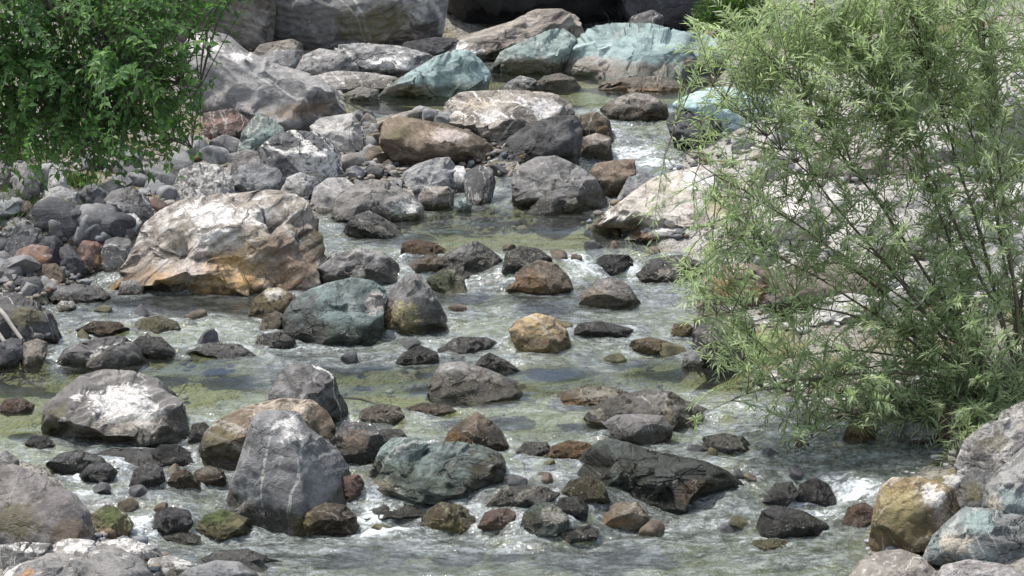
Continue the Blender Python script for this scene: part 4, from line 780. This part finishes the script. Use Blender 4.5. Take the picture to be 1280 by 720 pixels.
# bright bush upstream
rs = np.random.RandomState(45)
def bush(name, label, u, v, y_, r, n, lf, mt, cat):
    b0 = at(u, v, y_); o = empty(name, b0, label=label, category=cat)
    tips = unit(rs.normal(size=(n, 3)))*rs.uniform(.45, 1, (n, 1))*np.array(r); tips[:, 2] = np.abs(tips[:, 2])
    tb = [(bez(np.zeros(3), t_*[.3, .3, .8], t_, 6), np.linspace(.008, .002, 6)) for t_ in tips[::9]]
    Vt, Ft = tubes(tb, 4); link('stems', mesh('stems', Vt, Ft), bk, parent=o)
    V, Fq = leaves(tips, unit(tips)+rs.normal(size=(n, 3))*.6, rs.uniform(.6, 1.2, n)*lf[0], rs.uniform(.8, 1.2, n)*lf[0]*lf[1], rs)
    me = mesh('foliage', V, Fq, False); fattr(me, 'tone', np.repeat(np.clip(rs.normal(.5, .25, n), 0, 1), 4)); link('foliage', me, mt, parent=o)
bm_ = leaf_mat('bush_leaf', (.03, .075, .015), (.10, .19, .035), .35)
bush('bush', 'bright green bush at the top edge above the long blue-green slab', 918, 36, 34.4, (.62, .5, .62), 2600, (.075, .42), bm_, 'bush')
bush('bush', 'dark green bush at the top left corner beside the tan cliff rock', 195, 18, 35.4, (.5, .5, .7), 1500, (.07, .42), bm_, 'bush')
gm = leaf_mat('grass_leaf', (.04, .075, .018), (.12, .17, .045), .3)
def tuft(label, u, v, n, r, h):
    x, y_ = hit(u, v); P = np.stack([x+rs.normal(size=n)*r, y_+rs.normal(size=n)*r, np.zeros(n)], 1); P[:, 2] = G(P[:, 0], P[:, 1])
    D = rs.normal(size=(n, 3))*.4+[0, 0, 1]; V, Fq = leaves(P, D, rs.uniform(.5, 1.1, n)*h, np.full(n, .012), rs)
    o0 = np.array([x, y_, float(G(x, y_))]); me = mesh('grass_tuft', V-o0, Fq, False); fattr(me, 'tone', np.repeat(rs.uniform(0, 1, n), 4))
    link('grass_tuft', me, gm, o0, label=label, category='grass', group='grass tufts on the left bank')
tuft('long grass tuft between the rocks at the left picture edge', 12, 262, 420, .14, .2)
tuft('short grass tuft in front of the mossy white-crowned rock', 62, 268, 420, .13, .15)
tuft('little grass tuft under the lowest leaves of the tree', 98, 232, 260, .08, .16)
# sticks
def stick(name, label, cat, pts, rad, mt):
    pts = np.array(pts); q = np.concatenate([bez(pts[i], (pts[i]+pts[i+1])/2+rs.normal(size=3)*.012, pts[i+1], 6)[:-1] for i in range(len(pts)-1)]+[pts[-1:]])
    o0 = pts[0]; Vt, Ft = tubes([(q-o0, np.linspace(rad[0], rad[1], len(q)))], 8); link(name, mesh(name, Vt, Ft), mt, o0, label=label, category=cat)
dw = bark_mat('driftwood', (.30, .27, .23), (.44, .41, .37)); dk = bark_mat('dark_twig', (.03, .025, .02), (.07, .06, .05))
yb = hit(20, 432)[1]-.25
stick('driftwood_branch', 'bleached driftwood branch leaning at the left edge', 'driftwood', [at(-14, 376, yb+.15), at(6, 394, yb+.05), at(27, 424, yb-.05)], (.022, .016), dw)
stick('driftwood_branch', 'short bleached driftwood stub below the longer branch', 'driftwood', [at(-8, 410, yb), at(10, 434, yb-.1)], (.022, .016), dw)
yb = hit(455, 505)[1]
stick('dry_stick', 'thin dark stick resting in the water right of the veined grey block', 'stick', [at(430, 497, yb+.25), at(452, 499, yb+.1), at(478, 508, yb-.05)], (.012, .007), dk)
ys_ = hit(268, 150)[1]-.1
stick('bare_twig', 'thin bare twig standing against the crested grey slab', 'twig', [at(267, 90, ys_+.3), at(258, 55, ys_+.25), at(257, 30, ys_+.2), at(246, -14, ys_+.2)], (.02, .008), dk)
# ------------------------------------------------------------------ valley side upstream
X, Y, Fc = grid(-70, 70, 220, np.linspace(41, 120, 120))
Pn = np.stack([X, Y, 0*X], 1)
Z = .6+np.clip(Y-41, 0, 3)*.7+np.clip(Y-43, 0, 100)*.42+np.abs(X)*.12+1.3*np.abs(fbm(Pn*.45, 3))+.5*perlin(Pn*1.6)
me = mesh('hillside', np.stack([X, Y, Z], 1), Fc)
m, t = new_mat('forest_slope'); co = t.new('ShaderNodeTexCoord').outputs['Object']; n = t.noise(co, 1.2, 6, .7); n2 = t.noise(co, 7, 5, .7)
c = t.mix(t.step(n, .35, .65), (.05, .085, .025), (.15, .20, .06)); bp = t.new('ShaderNodeBump', {'Strength': 1.0, 'Distance': .6, 'Height': n2}).outputs[0]
p_ = t.new('ShaderNodeBsdfPrincipled', {'Base Color': c, 'Roughness': .8, 'Normal': bp}); o = t.new('ShaderNodeOutputMaterial'); t.l.new(p_.outputs[0], o.inputs[0])
link('hillside', me, m, kind='structure')
# ------------------------------------------------------------------ daylight
EL, AZ = math.radians(66), math.radians(-72)      # sun high, from upstream left (azimuth from +Y towards +X)
w = bpy.data.worlds.new('World'); SC.world = w; w.use_nodes = True; nt = w.node_tree; nt.nodes.clear()
sk = nt.nodes.new('ShaderNodeTexSky'); sk.sky_type = 'NISHITA'; sk.sun_disc = False; sk.sun_elevation = EL; sk.sun_rotation = AZ; sk.air_density = 1.0; sk.dust_density = 2.5; sk.ozone_density = 1
bg = nt.nodes.new('ShaderNodeBackground'); bg.inputs[1].default_value = .15; ow = nt.nodes.new('ShaderNodeOutputWorld')
wt = NT(nt); cl = wt.noise(wt.new('ShaderNodeMapping', {'Vector': wt.new('ShaderNodeTexCoord').outputs['Generated'], 'Scale': (1, 1, 2.5)}).outputs[0], 2.6, 6, .6)
nt.links.new(wt.mix(wt.math('MULTIPLY', wt.step(cl, .44, .62), .8), sk.outputs[0], (7.5, 7.6, 7.8)), bg.inputs[0]); nt.links.new(bg.outputs[0], ow.inputs[0])
sd = bpy.data.lights.new('sun', 'SUN'); sd.energy = 3.5; sd.angle = math.radians(1.2); sd.color = (1, .96, .9)
so = bpy.data.objects.new('sun', sd); C.objects.link(so)
dv = Vector((math.sin(AZ)*math.cos(EL), math.cos(AZ)*math.cos(EL), math.sin(EL))); so.rotation_euler = dv.to_track_quat('Z', 'Y').to_euler()
SC.view_settings.view_transform = 'Standard'; SC.view_settings.look = 'None'; SC.view_settings.gamma = 1; SC.view_settings.exposure = .58
SC.cycles.max_bounces = 6; SC.cycles.transparent_max_bounces = 8; SC.cycles.caustics_reflective = False; SC.cycles.caustics_refractive = False
SC.render.film_transparent = False
